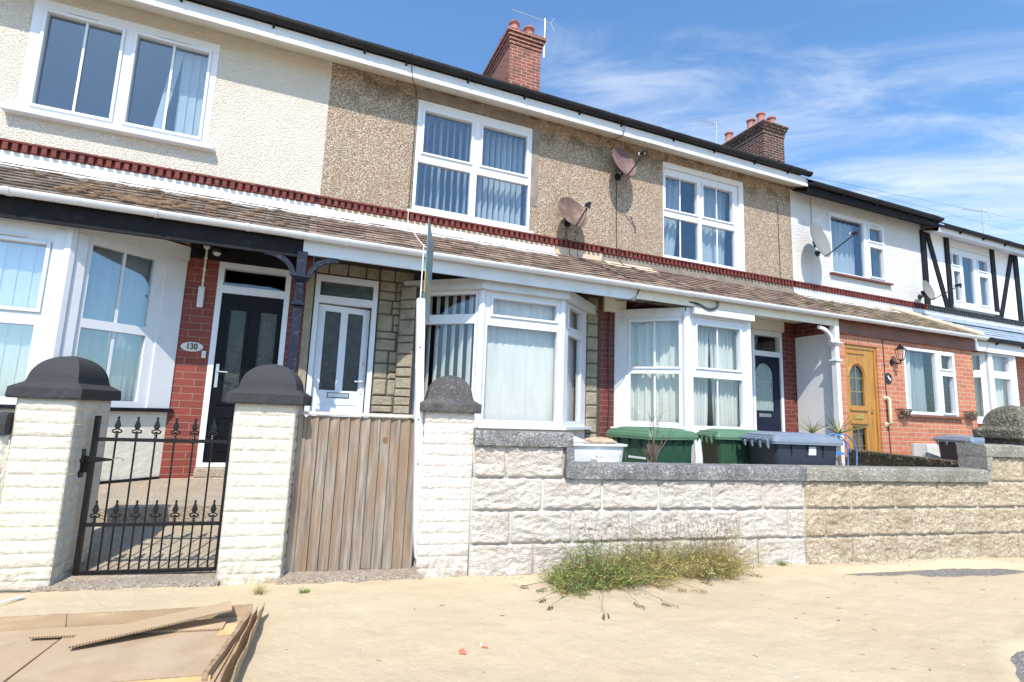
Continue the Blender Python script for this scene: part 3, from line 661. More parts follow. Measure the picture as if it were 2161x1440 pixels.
# ------------------------------------------------------------------ houses
YF = 6.3
F0 = frame((0, YF), T=(1, 0))                # main facade: u = world x, d outwards
def holes_wall(mb, xs_, zs, d0, d1, holes, m=None):
    """wall slab between outward depths d0<d1 with rectangular holes; no hidden duplicate faces"""
    us = sorted(set([xs_[0], xs_[1]] + [h[0] for h in holes] + [h[1] for h in holes]))
    vs = sorted(set([zs[0], zs[1]] + [h[2] for h in holes] + [h[3] for h in holes]))
    us = [u for u in us if xs_[0] <= u <= xs_[1]]; vs = [v for v in vs if zs[0] <= v <= zs[1]]
    def solid(i, j):
        if i < 0 or j < 0 or i >= len(us)-1 or j >= len(vs)-1: return False
        a, b = (us[i]+us[i+1])/2, (vs[j]+vs[j+1])/2
        return not any(h[0] < a < h[1] and h[2] < b < h[3] for h in holes)
    for i in range(len(us)-1):
        for j in range(len(vs)-1):
            if not solid(i, j): continue
            u0, u1, z0, z1 = us[i], us[i+1], vs[j], vs[j+1]
            mb.add([(u0,d1,z0),(u1,d1,z0),(u1,d1,z1),(u0,d1,z1)], [(0,1,2,3)], m)
            mb.add([(u0,d0,z0),(u1,d0,z0),(u1,d0,z1),(u0,d0,z1)], [(3,2,1,0)], m)
            if not solid(i-1, j): mb.add([(u0,d0,z0),(u0,d1,z0),(u0,d1,z1),(u0,d0,z1)], [(0,1,2,3)], m)
            if not solid(i+1, j): mb.add([(u1,d1,z0),(u1,d0,z0),(u1,d0,z1),(u1,d1,z1)], [(0,1,2,3)], m)
            if not solid(i, j-1): mb.add([(u0,d0,z0),(u1,d0,z0),(u1,d1,z0),(u0,d1,z0)], [(0,1,2,3)], m)
            if not solid(i, j+1): mb.add([(u0,d1,z1),(u1,d1,z1),(u1,d0,z1),(u0,d0,z1)], [(0,1,2,3)], m)

def vblind(parent, xf, u0, u1, z0, z1, d, n, ang, mat=None, skew=0, name='blind'):
    """vertical slats, one mesh"""
    mb = MB(xf); wd = (u1-u0)/n*1.08
    for k in range(n):
        c = u0+(u1-u0)*(k+0.5)/n; a = rad(ang+rnd(-5, 5)); hx, hd = wd/2*math.cos(a), wd/2*math.sin(a)
        zb = z0+rnd(-0.004, 0.004)
        sk = skew if k == 0 else 0
        cu = 0.006
        mb.add([(c-hx+sk, d-hd, zb), (c+sk, d+cu, zb), (c+hx+sk, d+hd, zb), (c-hx, d-hd, z1), (c, d+cu, z1), (c+hx, d+hd, z1)], [(0,1,4,3), (1,2,5,4)])
    mb.build(name, mat or blind_m, parent)
def curtain(parent, xf, u0, u1, z0, z1, d, waves, amp=0.035, mat=None, gather=0.0, seed=0, name='curtain'):
    """hanging folds; gather>0 pulls the lower part to the left, <0 to the right"""
    mb = MB(xf)
    def fn(i, j):
        z = z0+(z1-z0)*j
        k = 1-abs(gather)*(1-j)
        uu = i*k if gather > 0 else (1-(1-i)*k if gather < 0 else i)
        u = u0+(u1-u0)*uu
        ph = i*waves*2*math.pi + 1.3*noise.noise(Vector((i*4, j*0.8, seed)))
        dd = d + amp*math.sin(ph) + amp*0.5*math.sin(ph*2.3+seed) + 0.01*noise.noise(Vector((i*9, j*3, seed)))
        return (u, dd, z)
    mb.grid(fn, max(24, int(waves*10)), 12)
    mb.build(name, mat or curtain_m, parent, smooth=True)

def window(parent, xf, rect, panes, depth=0.065, d0=-0.06, mat=None, gl=None, bars=(), sill=None, sash=True, name='window', label=None, vents=(), sill_mat=None, hbars=()):
    """rect/panes in (u0,u1,z0,z1); the frame is the window part, its panes, bars and sill are its sub-parts"""
    mat = mat or upvc; gl = gl or glass_m
    mb = MB(xf)
    holes = [p[:4] for p in panes]
    holes_wall(mb, (rect[0], rect[1]), (rect[2], rect[3]), d0, d0+depth, holes)
    for p in panes:
        if len(p) > 4 and p[4] == 0: continue
        g = 0.030; b = p[:4]; dz = d0+depth
        us = (b[0]-g, b[1]+g, b[2]-g, b[3]+g)
        # opening sash stands proud of the frame
        for q in ((us[0], b[0], us[2], us[3]), (b[1], us[1], us[2], us[3]), (b[0], b[1], us[2], b[2]), (b[0], b[1], b[3], us[3])):
            q = (max(q[0], rect[0]+.006), min(q[1], rect[1]-.006), max(q[2], rect[2]+.006), min(q[3], rect[3]-.006))
            if q[1]-q[0] > 0.002 and q[3]-q[2] > 0.002: mb.box(q[0], q[1], dz+0.0015, dz+0.018, q[2], q[3])
    for (a, b, z) in vents: mb.box(a, b, d0+depth+0.0185, d0+depth+0.030, z, z+0.016)
    w_ = mb.build(name, mat, parent, bevel=0.004)
    if label: w_['label'] = label
    for p in panes:
        m2 = MB(xf); dp = d0+depth*0.45
        m2.box(p[0]-0.004, p[1]+0.004, dp-0.004, dp+0.004, p[2]-0.004, p[3]+0.004); m2.build('pane', gl, w_)
    for (u, z0, z1) in bars:
        m2 = MB(xf); m2.box(u-0.011, u+0.011, d0+depth*0.45+0.0045, d0+depth*0.45+0.014, z0, z1); m2.build('glazing_bar', mat, w_)
    for (u0, u1, z) in hbars:
        m2 = MB(xf); m2.box(u0, u1, d0+depth*0.45+0.0047, d0+depth*0.45+0.012, z-0.006, z+0.006); m2.build('glazing_bar', mat, w_)
    if sill:
        m2 = MB(xf); a, b, z0, z1, dd = sill; m2.box(a, b, d0-0.0, dd, z0, z1); m2.build('sill', sill_mat or mat, w_, bevel=0.004)
    return w_

def tile_roof(mb, x0, x1, yt, zt, yb, zb, tw=0.165, gauge=0.10, thick=0.012, hip=None, jit=1.0):
    Ls = math.hypot(yt-yb, zt-zb); n = int(Ls/gauge+0.5); g = Ls/n
    ey, ez = (yb-yt)/Ls, (zb-zt)/Ls                 # down the slope
    ny, nz = -ez*-1 if False else ez*1.0, -ey       # outward normal (towards -y, +z)
    ny, nz = (ez, -ey)
    if nz < 0: ny, nz = -ny, -nz
    for r in range(n):
        s0 = r*g; off = (tw/2 if r % 2 else 0)
        x = x0 - off
        while x < x1-0.001:
            a, b = max(x+0.002, x0), min(x+tw-0.002, x1)
            if b-a > 0.02:
                dl = rnd(-0.004, 0.006)*jit; li = rnd(0, 0.005)*jit; tl = rnd(-0.002, 0.002)*jit
                top, bot = s0-0.02, s0+g+dl
                if hip:
                    xm = (a+b)/2
                    if hip((s0+g*0.5)/Ls, xm): x += tw; continue
                def P(u, s, h): return (u, yt+ey*s+ny*h, zt+ez*s+nz*h)
                hb = thick*1.35+li; ht = 0.001
                mb.hexa([P(a, top, ht-0.01), P(b, top, ht-0.01), P(b, bot, hb-thick+tl), P(a, bot, hb-thick-tl),
                         P(a, top, ht), P(b, top, ht), P(b, bot, hb+tl), P(a, bot, hb-tl)])
            x += tw

def gutter(parent, x0, x1, y, z, r, mat, bmat=None, brackets=(), prof='round', name='gutter', unions=()):
    mb = MB(); n = 10
    pts = [(-r*math.cos(a*math.pi/n), -r*math.sin(a*math.pi/n)) for a in range(n+1)]
    inn = [(p[0]*0.90, p[1]*0.88) for p in pts]
    loop = pts + inn[::-1]
    mb.prism([(y+a, z+b) for a, b in loop], x0, x1, axis='x')
    g = mb.build(name, mat, parent, smooth=False)
    for bx in brackets:
        m2 = MB(); R = r*1.12
        p2 = [(-R*math.cos(a*math.pi/n), -R*math.sin(a*math.pi/n)) for a in range(n+1)]
        i2 = [(p[0]*0.9, p[1]*0.9) for p in p2]
        m2.prism([(y+a, z+b+0.002) for a, b in p2+i2[::-1]], bx-0.018, bx+0.018, axis='x')
        if bmat is gutter_black: m2.hexa([(bx-0.012, y+r*0.95, z-0.10), (bx+0.012, y+r*0.95, z-0.10), (bx+0.012, y+r*1.25, z-0.10), (bx-0.012, y+r*1.25, z-0.10), (bx-0.012, y-r*0.4, z-0.05), (bx+0.012, y-r*0.4, z-0.05), (bx+0.012, y+r*1.25, z-0.03), (bx-0.012, y+r*1.25, z-0.03)])
        m2.build('gutter_bracket', bmat or mat, g)
    for bx in unions:
        m2 = MB(); R = r*1.08
        p2 = [(-R*math.cos(a*math.pi/n), -R*math.sin(a*math.pi/n)) for a in range(n+1)]
        i2 = [(p[0]*0.9, p[1]*0.9) for p in p2]
        m2.prism([(y+a, z+b+0.001) for a, b in p2+i2[::-1]], bx-0.05, bx+0.05, axis='x'); m2.build('gutter_joint', mat, g)
    return g

def dentils(parent, x0, x1, z0, z1, mat, pitch_=0.0757, seed=0):
    mb = MB(F0); random.seed(seed+50)
    zt = z1-0.022
    mb.box(x0+0.001, x1-0.001, 0.003, 0.052, zt, z1)
    k = x0+0.012
    while k < x1-0.05:
        dz = rnd(-0.003, 0.003)
        mb.box(k, k+0.044, 0.004, 0.044+rnd(-0.004, 0.004), z0+dz, zt-0.001); k += pitch_
    mb.box(x0+0.001, x1-0.001, 0.0025, 0.012, z0+0.004, zt-0.002)
    mb.build('dentil_course', mat, parent, bevel=0.002)

def shell(parent, x0, x1):
    """party walls, back wall, floors: makes the rooms behind the glass"""
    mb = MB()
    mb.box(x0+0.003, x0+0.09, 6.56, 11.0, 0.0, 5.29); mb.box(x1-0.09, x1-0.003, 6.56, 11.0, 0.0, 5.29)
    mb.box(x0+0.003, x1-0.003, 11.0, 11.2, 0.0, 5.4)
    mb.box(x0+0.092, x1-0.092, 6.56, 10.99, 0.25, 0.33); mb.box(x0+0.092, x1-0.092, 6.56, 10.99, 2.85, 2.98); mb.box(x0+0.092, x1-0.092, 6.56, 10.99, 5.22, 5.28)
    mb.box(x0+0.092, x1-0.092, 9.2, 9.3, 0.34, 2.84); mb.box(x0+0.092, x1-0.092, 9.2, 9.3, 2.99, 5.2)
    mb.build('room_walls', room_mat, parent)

def bay(parent, A, Bc, Cc, D, zsill, ztop, facets, base_mat, wallz=0.0, sill_mat=None, posts=0.05, head=None, glassm=None, label=None, sill_d=0.05):
    """canted bay: A wall end, B/C front corners, D wall end; facets: list of 3 dicts with panes in local u,z"""
    segs = ((A, Bc), (Bc, Cc), (Cc, D))
    ws = []
    for (p, q), fc in zip(segs, facets):
        xf = frame(p, q); Ls = (Vector(q)-Vector(p)).length
        if fc is None: continue
        ws.append(window(parent, xf, (0.012, Ls-0.012, zsill, fc.get('top', ztop)), fc['panes'], depth=0.07, d0=-0.07, gl=glassm, bars=fc.get('bars', ()), vents=fc.get('vents', ()), label=label))
    # corner posts
    for c in (Bc, Cc):
        mb = MB(); mb.prism([(c[0]+posts*math.cos(a)*0.9, c[1]+0.02+posts*math.sin(a)*0.9) for a in [k*math.pi/4+math.pi/8 for k in range(8)]], zsill, ztop, axis='z'); mb.build('bay_post', upvc, parent)
    # wall below and sill board
    mb = MB(); ms = MB()
    for (p, q) in segs:
        xf = frame(p, q); Ls = (Vector(q)-Vector(p)).length
        mb.xf = xf; mb.box(0.0, Ls, -0.12, -0.004, wallz-0.03, zsill-0.036)
        ms.xf = xf; ms.box(-0.02, Ls+0.02, -0.07, sill_d, zsill-0.035, zsill-0.001)
    mb.build('bay_wall', base_mat, parent); ms.build('bay_sill', sill_mat or upvc, parent)
    return ws

house_group = 'houses of the terrace'
def house(x0, x1, label):
    return thing('terraced_house', label, 'house', ((x0+x1)/2, YF, 0), 0, house_group)
XB = [-3.9, 0.0, 3.9, 7.8, 11.5, 15.0]
def eaves(parent, x0, x1, zs, ze, yg, zg, fmat, smat, gmat, brackets, unions=(), fh=0.15, ye=6.0):
    """sloping soffit board, fascia and gutter; zs soffit at the wall, ze at the front edge"""
    mb = MB(); mb.prism([(YF-0.001, zs), (YF-0.001, zs+0.02), (ye+0.001, ze+0.02), (ye+0.001, ze)], x0, x1, axis='x'); mb.build('soffit', smat, parent)
    mb = MB(); mb.box(x0, x1, ye-0.022, ye, ze-0.006, ze+fh); mb.build('fascia', fmat, parent)
    gutter(parent, x0, x1, yg, zg, 0.056, gmat, gutter_black, brackets, unions=unions)
def main_roof(parent, x0, x1, z_e, mat):
    mb = MB(); tile_roof(mb, x0+0.001, x1-0.001, 10.4, z_e+3.05, 5.95, z_e, tw=0.33, gauge=0.30, jit=0.6)
    mb.prism([(5.97, z_e-0.03), (10.4, z_e+3.0), (11.2, z_e+2.4), (11.2, z_e-0.04)], x0+0.004, x1-0.004, axis='x')
    mb.build('roof', mat, parent)
def chimney(parent, x0, x1, y0, y1, zb, zt, mat, pots, seed=0):
    mb = MB(); mb.box(x0, x1, y0, y1, zb, zt)
    mb.box(x0-0.02, x1+0.02, y0-0.02, y1+0.02, zt-0.10, zt-0.035); ch = mb
    mb.box(x0-0.03, x1+0.03, y0-0.03, y1+0.03, zt+0.001, zt+0.075); mb.box(x0-0.06, x1+0.06, y0-0.06, y1+0.06, zt+0.0755, zt+0.15); mb.box(x0-0.09, x1+0.09, y0-0.09, y1+0.09, zt+0.151, zt+0.225)
    c = mb.build('chimney', mat, parent, bevel=0.006)
    mb = MB(); n = 30
    def fl(i, j):
        x = x0-0.085+(x1-x0+0.17)*i; y = y0-0.085+(y1-y0+0.17)*j
        e = min(i*(x1-x0+.17), (1-i)*(x1-x0+.17), j*(y1-y0+.17), (1-j)*(y1-y0+.17))
        return (x, y, zt+0.226+min(e*0.8, 0.12)*(1 if e > 0.004 else 0)+0.03*noise.noise(Vector((x*5, y*5, seed)))*(1 if e > 0.01 else 0))
    mb.grid(fl, n, n*2); mb.build('flaunching', flaunch, c)
    for (px, py, ptop, pr) in pots:
        mb = MB(); h0 = zt+0.28
        mb.lathe([(pr*1.05, h0), (pr*1.02, h0+0.03), (pr*0.88, h0+0.06), (pr*0.78, ptop-0.09), (pr*0.86, ptop-0.05), (pr*1.02, ptop-0.045), (pr*1.04, ptop-0.008), (pr*0.95, ptop), (pr*0.72, ptop), (pr*0.70, ptop-0.12)], (px, py, 0), 18)
        mb.build('chimney_pot', pot_mat, c, smooth=True)
    return c

# ---- porch roof geometry
PT = (6.235, 3.34); PB = (5.47, 2.845)          # top and bottom edge (y, z)
GY, GZ, GR = 5.43, 2.825, 0.055
def porch(parent, x0, x1, tmat, brackets, unions=(), tw=0.165, gauge=0.10, gx=None, hip=None, name='porch_roof', gm=None):
    mb = MB(); tile_roof(mb, x0+0.001, x1-0.001, PT[0], PT[1], PB[0], PB[1], tw, gauge, hip=hip)
    rf = mb.build(name, tmat, parent)
    mb = MB(); mb.prism([(PT[0]+0.06, PT[1]-0.005), (PB[0]+0.01, PB[1]-0.015), (PB[0]+0.01, PB[1]-0.04), (PT[0]+0.06, PT[1]-0.06)], x0+0.003, x1-0.003, axis='x')
    if not hip: mb.build('porch_underlay', ceiling_dark, parent)
    gutter(parent, x0 if gx is None else gx[0], x1 if gx is None else gx[1], GY, GZ, GR, gm or gutter_white, gm or gutter_white, brackets, unions=unions)
    return rf
def flashing(parent, x0, x1, z0, z1, d, mat, name='flashing', rag=0.02, seed=1):
    """dressed strip over the top tiles and up the wall"""
    mb = MB()
    def fn(i, j):
        x = x0+(x1-x0)*i
        t = (0.25+rag*noise.noise(Vector((x*2.3, seed, 0)))+rag*0.6*noise.noise(Vector((x*9, seed, 4))))*(1-j*2) if j < 0.5 else 0
        if j < 0.5:
            Ls = math.hypot(PT[0]-PB[0], PT[1]-PB[1]); y = PT[0]+0.03-(PT[0]-PB[0])/Ls*t; z = PT[1]+0.026-(PT[1]-PB[1])/Ls*t
        else: y = PT[0]+0.03+(6.282-PT[0]-0.03)*(j-0.5)*2; z = PT[1]+0.026+(z1-PT[1]-0.026)*(j-0.5)*2
        w_ = 0.006*noise.noise(Vector((x*5, j*6, seed)))+0.003*noise.noise(Vector((x*22, j*9, seed)))
        return (x, y-w_-0.004, z+w_+0.004)
    mb.grid(fn, int((x1-x0)*40), 12); return mb.build(name, mat, parent, smooth=False)
def strip(parent, name, x0, x1, z0, z1, mat, d=0.012):
    mb = MB(F0); mb.box(x0+0.001, x1-0.001, 0.0005, d, z0, z1); return mb.build(name, mat, parent)

def cladding(mb, x0, x1, z0, z1, d=0.0, seed=1, holes=()):
    """random rectangular stones with joints"""
    random.seed(seed)
    g = 0.006
    def rec(a, b, c, e, dep):
        w_, h = b-a, e-c
        if dep < 8 and (w_ > 0.30 or h > 0.22 or (dep < 3 and w_*h > 0.042)):
            if w_/h > rnd(0.9, 1.9) and w_ > 0.12: k = a+w_*rnd(0.38, 0.62); rec(a, k, c, e, dep+1); rec(k, b, c, e, dep+1); return
            if h > 0.13: k = c+h*rnd(0.38, 0.62); rec(a, b, c, k, dep+1); rec(a, b, k, e, dep+1); return
        sd = rnd(0, 99); pr = rnd(0.010, 0.022)
        def fn(i, j):
            u = a+g+(w_-2*g)*i; z = c+g+(h-2*g)*j; e_ = min(i, 1-i)*w_; ez = min(j, 1-j)*h
            f = min(1, e_/0.010)*min(1, ez/0.010)
            return (u, d+f*(pr+0.0035*noise.noise(Vector((u*16+sd, z*20, sd)))), z)
        mb.grid(fn, 10, 10)
    cols = max(1, round((x1-x0)/0.40)); rows = max(1, round((z1-z0)/0.40))
    for i in range(cols):
        for j in range(rows):
            rec(x0+(x1-x0)*i/cols, x0+(x1-x0)*(i+1)/cols, z0+(z1-z0)*j/rows, z0+(z1-z0)*(j+1)/rows, 0)

def post(parent, x, mat, base_z=0.0, y=5.53, arms=(-1, 1)):
    """turned-square porch post with collars and curved brackets; a part of its house"""
    mb = MB()
    h = 0.042
    mb.box(x-h, x+h, y-h, y+h, base_z, 2.10)
    mb.box(x-h-0.022, x+h+0.022, y-h-0.022, y+h+0.022, 2.105, 2.135)
    q = 0.036
    mb.prism([(x-q, y-h), (x+q, y-h), (x+h, y-q), (x+h, y+q), (x+q, y+h), (x-q, y+h), (x-h, y+q), (x-h, y-q)], 2.136, 2.34, axis='z')
    for k in (-0.022, 0.0, 0.022): mb.box(x+k-0.004, x+k+0.004, y-h-0.006, y-h-0.0005, 2.16, 2.31)
    mb.hexa([(x-h, y-h, 2.34), (x+h, y-h, 2.34), (x+h, y+h, 2.34), (x-h, y+h, 2.34), (x-h-0.035, y-h-0.035, 2.385), (x+h+0.035, y-h-0.035, 2.385), (x+h+0.035, y+h+0.035, 2.385), (x-h-0.035, y+h+0.035, 2.385)])
    mb.box(x-h-0.040, x+h+0.040, y-h-0.040, y+h+0.040, 2.386, 2.402)
    mb.box(x-0.048, x+0.048, y-0.048, y+0.048, 2.403, 2.66)
    p = mb.build('porch_post', mat, parent, bevel=0.003)
    for s in arms:
        mb = MB(); pts_o = []; pts_i = []
        R = 0.30
        for k in range(13):
            a = k/12*math.pi/2
            cx, cz = x+s*(0.05+R), 2.405
            # quarter arc springing from the post up to the beam
            pts_o.append((cx-s*R*math.cos(a), cz+0.235*math.sin(a)))
            pts_i.append((cx-s*(R+0.0)*math.cos(a)*1.0+s*0.0, cz+0.235*math.sin(a)))
        th_ = 0.05
        inner = [(px+s*th_*math.cos(k/12*math.pi/2), pz-th_*math.sin(k/12*math.pi/2)) for k, (px, pz) in enumerate(pts_o)]
        loop = pts_o + inner[::-1]
        mb.prism(loop, y-0.022, y+0.022, axis='y'); mb.build('bracket', mat, p)
    return p

# ======================= house 1: number 130, cream roughcast, black door
x0, x1 = XB[0], XB[1]
h = house(x0, x1, 'cream roughcast house at far left with black front door and white bay')
W1 = (-2.87, -1.205, 3.90, 5.16)
mb = MB(F0); holes_wall(mb, (x0, x1), (3.34, 5.42), -0.25, 0.0, [W1]); mb.build('upper_wall', rc_cream, h)
D0 = (-0.95, -0.22, 0.44, 2.64)
mb = MB(F0); holes_wall(mb, (x0, x1), (0.0, 3.33), -0.25, 0.0, [D0, (-3.60, -1.30, 0.90, 2.80)]); mb.build('lower_wall', brick_red, h)
mb = MB(F0); mb.box(-1.235, x1-0.09, 0.001, 0.014, 2.645, 2.81); mb.build('lintel_board', black_paint, h)
mb = MB(F0); mb.box(x1-0.055, x1+0.03, 0.001, 0.035, 0.30, 2.644); mb.build('edge_stonework', stone_clad, h)
mb = MB(F0); mb.box(-0.215, x1-0.06, 0.001, 0.003, 0.3, 2.644); mb.build('edge_brick', brick_deep, h)
shell(h, x0, x1)
w1 = window(h, F0, (W1[0], W1[1], W1[2]+0.02, W1[3]), [(-2.75, -2.115, 4.01, 5.03), (-1.975, -1.30, 4.01, 5.03)], bars=((-2.43, 4.01, 5.03), (-1.64, 4.01, 5.03)), gl=glass_up, vents=((-2.60, -2.32, 5.068), (-1.80, -1.50, 5.068)), sill=(-2.95, -1.13, 3.865, 3.918, 0.10))
vblind(w1, F0, -1.66, -1.32, 3.98, 5.06, -0.16, 4, 12, net_m, skew=-0.13)
strip(h, 'white_band', x0, x1, 3.34, 3.475, white_paint, 0.010)
dentils(h, x0, x1, 3.48, 3.58, dent_red, seed=1)
eaves(h, x0, x1, 5.33, 5.215, 5.93, 5.425, fascia_grey, soffit_cream, gutter_black, (-3.4, -2.5, -1.55, -0.65), unions=(-0.15,))
main_roof(h, x0, x1, 5.47, tile_brown)
rf = porch(h, x0, x1-0.08, tile_brown, (-3.3, -2.42, -1.37, -0.62), gx=(x0, x1), unions=(-0.17,))
flashing(h, x0, x1-0.08, 3.34, 3.40, 0.02, lead_m, seed=2)
mb = MB()                                                    # moss cushions on the lower tiles
random.seed(4)
for k in range(120):
    x = random.choice([rnd(-2.2, -0.9), rnd(-1.7, -0.9), rnd(-3.5, -0.3)]); t_ = rnd(0.08, 0.42) if rnd(0, 1) < 0.75 else rnd(0.4, 0.8); y = PB[0]+(PT[0]-PB[0])*t_; z = PB[1]+(PT[1]-PB[1])*t_+0.012
    r = rnd(0.014, 0.05)
    mb.grid(lambda i, j: (x+r*1.5*math.sin(j*math.pi)*math.cos(i*2*math.pi)*(1+0.3*noise.noise(Vector((i*6, j*6, k)))), y+r*math.sin(j*math.pi)*math.sin(i*2*math.pi), z+r*0.6*math.cos(j*math.pi)), 10, 6)
ms_ = mb.build('moss', moss_m, h, smooth=True); ms_['kind'] = 'stuff'
mb = MB(); mb.box(x0, x1-0.11, 5.505, 5.54, 2.60, 2.79); mb.build('porch_fascia', black_paint, h)
mb = MB(); mb.box(x0, -1.25, 5.545, 6.29, 2.79, 2.80); mb.build('porch_ceiling', cream_render, h)
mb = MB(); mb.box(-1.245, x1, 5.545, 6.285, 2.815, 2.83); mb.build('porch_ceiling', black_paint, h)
post(h, -0.11, navy_paint, base_z=0.30)
# bay
A, Bc, Cc, D = (-3.68, 6.3), (-2.90, 5.66), (-2.045, 5.66), (-1.255, 6.3)
Lf = 0.855; Lsp = math.hypot(0.79, 0.64)
fp = lambda a, b: [(a, b, 1.10, 1.72, 0), (a, b, 1.86, 2.44)]
bay(h, A, Bc, Cc, D, 1.03, 2.74, [dict(panes=[(0.2, 0.7, 1.09, 1.74, 0), (0.2, 0.7, 1.84, 2.52, 0)]),
    dict(panes=fp(0.10, 0.70), vents=((0.2, 0.55, 2.485),)),
    dict(panes=[(0.175, 0.715, 1.09, 1.745, 0), (0.175, 0.715, 1.83, 2.53, 0)], bars=((0.45, 1.09, 1.745), (0.45, 1.83, 2.53)))], cream_render, wallz=0.28, sill_mat=black_paint, label=None, posts=0.06, glassm=glass_bay)
f1 = frame(Bc, Cc); vb = [c for c in h.children if c.name.startswith('window')]
vblind(vb[-2], f1, 0.06, 0.78, 1.06, 2.60, -0.13, 7, 4)
f2 = frame(Cc, D); vblind(vb[-1], f2, 0.10, 0.92, 1.06, 2.60, -0.15, 8, 10)
mb = MB(); 
for (p, q) in ((A, Bc), (Bc, Cc), (Cc, D)):
    mb.xf = frame(p, q); Ls = (Vector(q)-Vector(p)).length
    mb.box(-0.008, Ls+0.008, 0.002, 0.020, 2.60, 2.755)
mb.build('bay_fascia', upvc, h)
mb = MB(frame(Cc, D)); mb.box(0.80, 1.015, 0.0012, 0.016, 1.03, 2.598); mb.box(0.002, 0.135, 0.0012, 0.016, 1.03, 2.598); mb.xf = frame(Bc, Cc); mb.box(0.745, 0.853, 0.0012, 0.016, 1.03, 2.598); mb.build('bay_trim', upvc, h, bevel=0.003)
# door
def door_frame(parent, rect, tz, mat=None, yd=0.0, w_=0.055, gl=None, name='door_frame'):
    """frame with a glazed transom above the door; tz = (bottom, top) of the transom glass"""
    m2 = MB(F0); u0, u1, z0, z1 = rect
    holes_wall(m2, (u0, u1), (z0, z1), -0.08+yd, 0.012+yd, [(u0+w_, u1-w_, z0+0.045, tz[0]-0.085), (u0+w_, u1-w_, tz[0], tz[1])])
    f = m2.build(name, mat or upvc, parent, bevel=0.004)
    m2 = MB(F0); m2.box(u0+w_-0.003, u1-w_+0.003, -0.045+yd, -0.037+yd, tz[0]-0.003, tz[1]+0.003); m2.build('transom_pane', gl or glass_m, f)
    return f
door_frame(h, D0, (2.385, 2.575))
def dbox(xf, u0, u1, d0, d1, z0, z1, name, mat, parent, bevel=0.003):
    m2 = MB(xf); m2.box(u0, u1, d0, d1, z0, z1); return m2.build(name, mat, parent, bevel=bevel)
m2 = MB(F0); holes_wall(m2, (-0.893, -0.277), (0.488, 2.298), -0.055, -0.012, [(-0.80, -0.64, 1.12, 2.13), (-0.50, -0.33, 1.12, 2.13)])
dr = m2.build('door', door_black, h, bevel=0.004); dr['label'] = 'black door with two tall patterned glass panels'
for a, b in ((-0.80, -0.64), (-0.50, -0.33)):
    dbox(F0, a-0.002, b+0.002, -0.045, -0.037, 1.118, 2.132, 'glass_panel', glass_dark, dr, 0)
    m2 = MB(F0); holes_wall(m2, (a-0.03, b+0.03), (1.09, 2.16), -0.011, 0.0, [(a, b, 1.12, 2.13)]); m2.build('panel_moulding', door_black, dr)
    m2 = MB(F0); holes_wall(m2, (a-0.03, b+0.03), (0.60, 0.98), -0.011, -0.003, [(a, b, 0.63, 0.95)]); m2.build('panel_moulding', door_black, dr)
m2 = MB(F0); m2.box(-0.872, -0.842, -0.011, 0.0, 1.27, 1.52); m2.tube([(-0.857, 0.0, 1.44), (-0.857, 0.045, 1.44), (-0.75, 0.05, 1.435)], 0.010, 8); m2.build('handle', steel, dr)
m2 = MB(F0); m2.box(-0.95, -0.22, -0.20, 0.10, 0.345, 0.438); m2.box(-1.0, -0.18, -0.2, 0.14, 0.30, 0.344); m2.build('doorstep', path_m, h, bevel=0.008)
dbox(F0, -0.88, -0.29, -0.011, 0.04, 0.441, 0.485, 'threshold', upvc, h)
# drain board under bay (dark strip along its foot)
m2 = MB(); m2.xf = frame(Cc, D); m2.box(-0.3, 1.0, 0.001, 0.03, 0.28, 0.35); m2.build('plinth_band', black_paint, h)

def plaque(name, label, cx, cz, rx, rz, mat, text=None, tcol=None, size=0.09, y=YF, sxt=0.8, border=None, dome=0.010):
    mb = MB(); n = 40
    vs = []; 
    for k in range(n):
        a = 2*math.pi*k/n; vs.append((rx*math.cos(a), rz*math.sin(a)))
    ring = [(1.0, 0.0), (1.0, dome*0.6), (0.94, dome), (0.0001, dome)]
    V = [(x_*s, -d, z_*s) for s, d in ring for x_, z_ in vs]
    F = [(i*n+j, i*n+(j+1) % n, (i+1)*n+(j+1) % n, (i+1)*n+j) for i in range(3) for j in range(n)]
    mb.add(V, F); o = mb.build(name, mat, None, world=False); o.location = (cx, y-0.002, cz)
    WM[o.name] = Matrix.Translation(o.location)
    props(o, label, name.replace('_', ' '))
    if text:
        cu = bpy.data.curves.new('numerals', 'FONT'); cu.body = text; cu.size = size; cu.align_x = 'CENTER'; cu.align_y = 'CENTER'; cu.extrude = 0.0015; cu.offset = 0.0022
        t_ = bpy.data.objects.new('numerals', cu); C.objects.link(t_); bpy.context.view_layer.update()
        me = bpy.data.meshes.new_from_object(t_); bpy.data.objects.remove(t_)
        tm = bpy.data.objects.new('numerals', me); C.objects.link(tm); me.materials.clear(); me.materials.append(tcol)
        tm.parent = o; tm.rotation_euler = (rad(90), 0, 0); tm.location = (0, -dome-0.003, 0); tm.scale = (sxt, 1, 1)
    return o
plaque('house_number', 'oval white house number plaque reading 130 on red brick', -1.115, 1.685, 0.105, 0.052, plaque_m, '130', black_pl, 0.088)
def simple(name, label, cat, mb, mats, loc, group=None, smooth=False, bevel=0):
    o = mb.build(name, mats, None, smooth=smooth, bevel=bevel); rebase(o, loc); return props(o, label, cat, group)
mb = MB(F0); mb.box(-1.018, -0.978, 0.001, 0.018, 1.575, 1.65); mb.tube([(-0.998, 0.018, 1.61), (-0.998, 0.023, 1.61)], 0.012, 12)
simple('doorbell', 'small white doorbell below the oval number plaque', 'doorbell', mb, pale_pl, (-0.998, YF, 1.575), bevel=0.003)
t = thing('junction_box', 'grey white box with a vertical conduit on red brick beside the black door', 'electrical box', (-1.09, YF, 2.13))
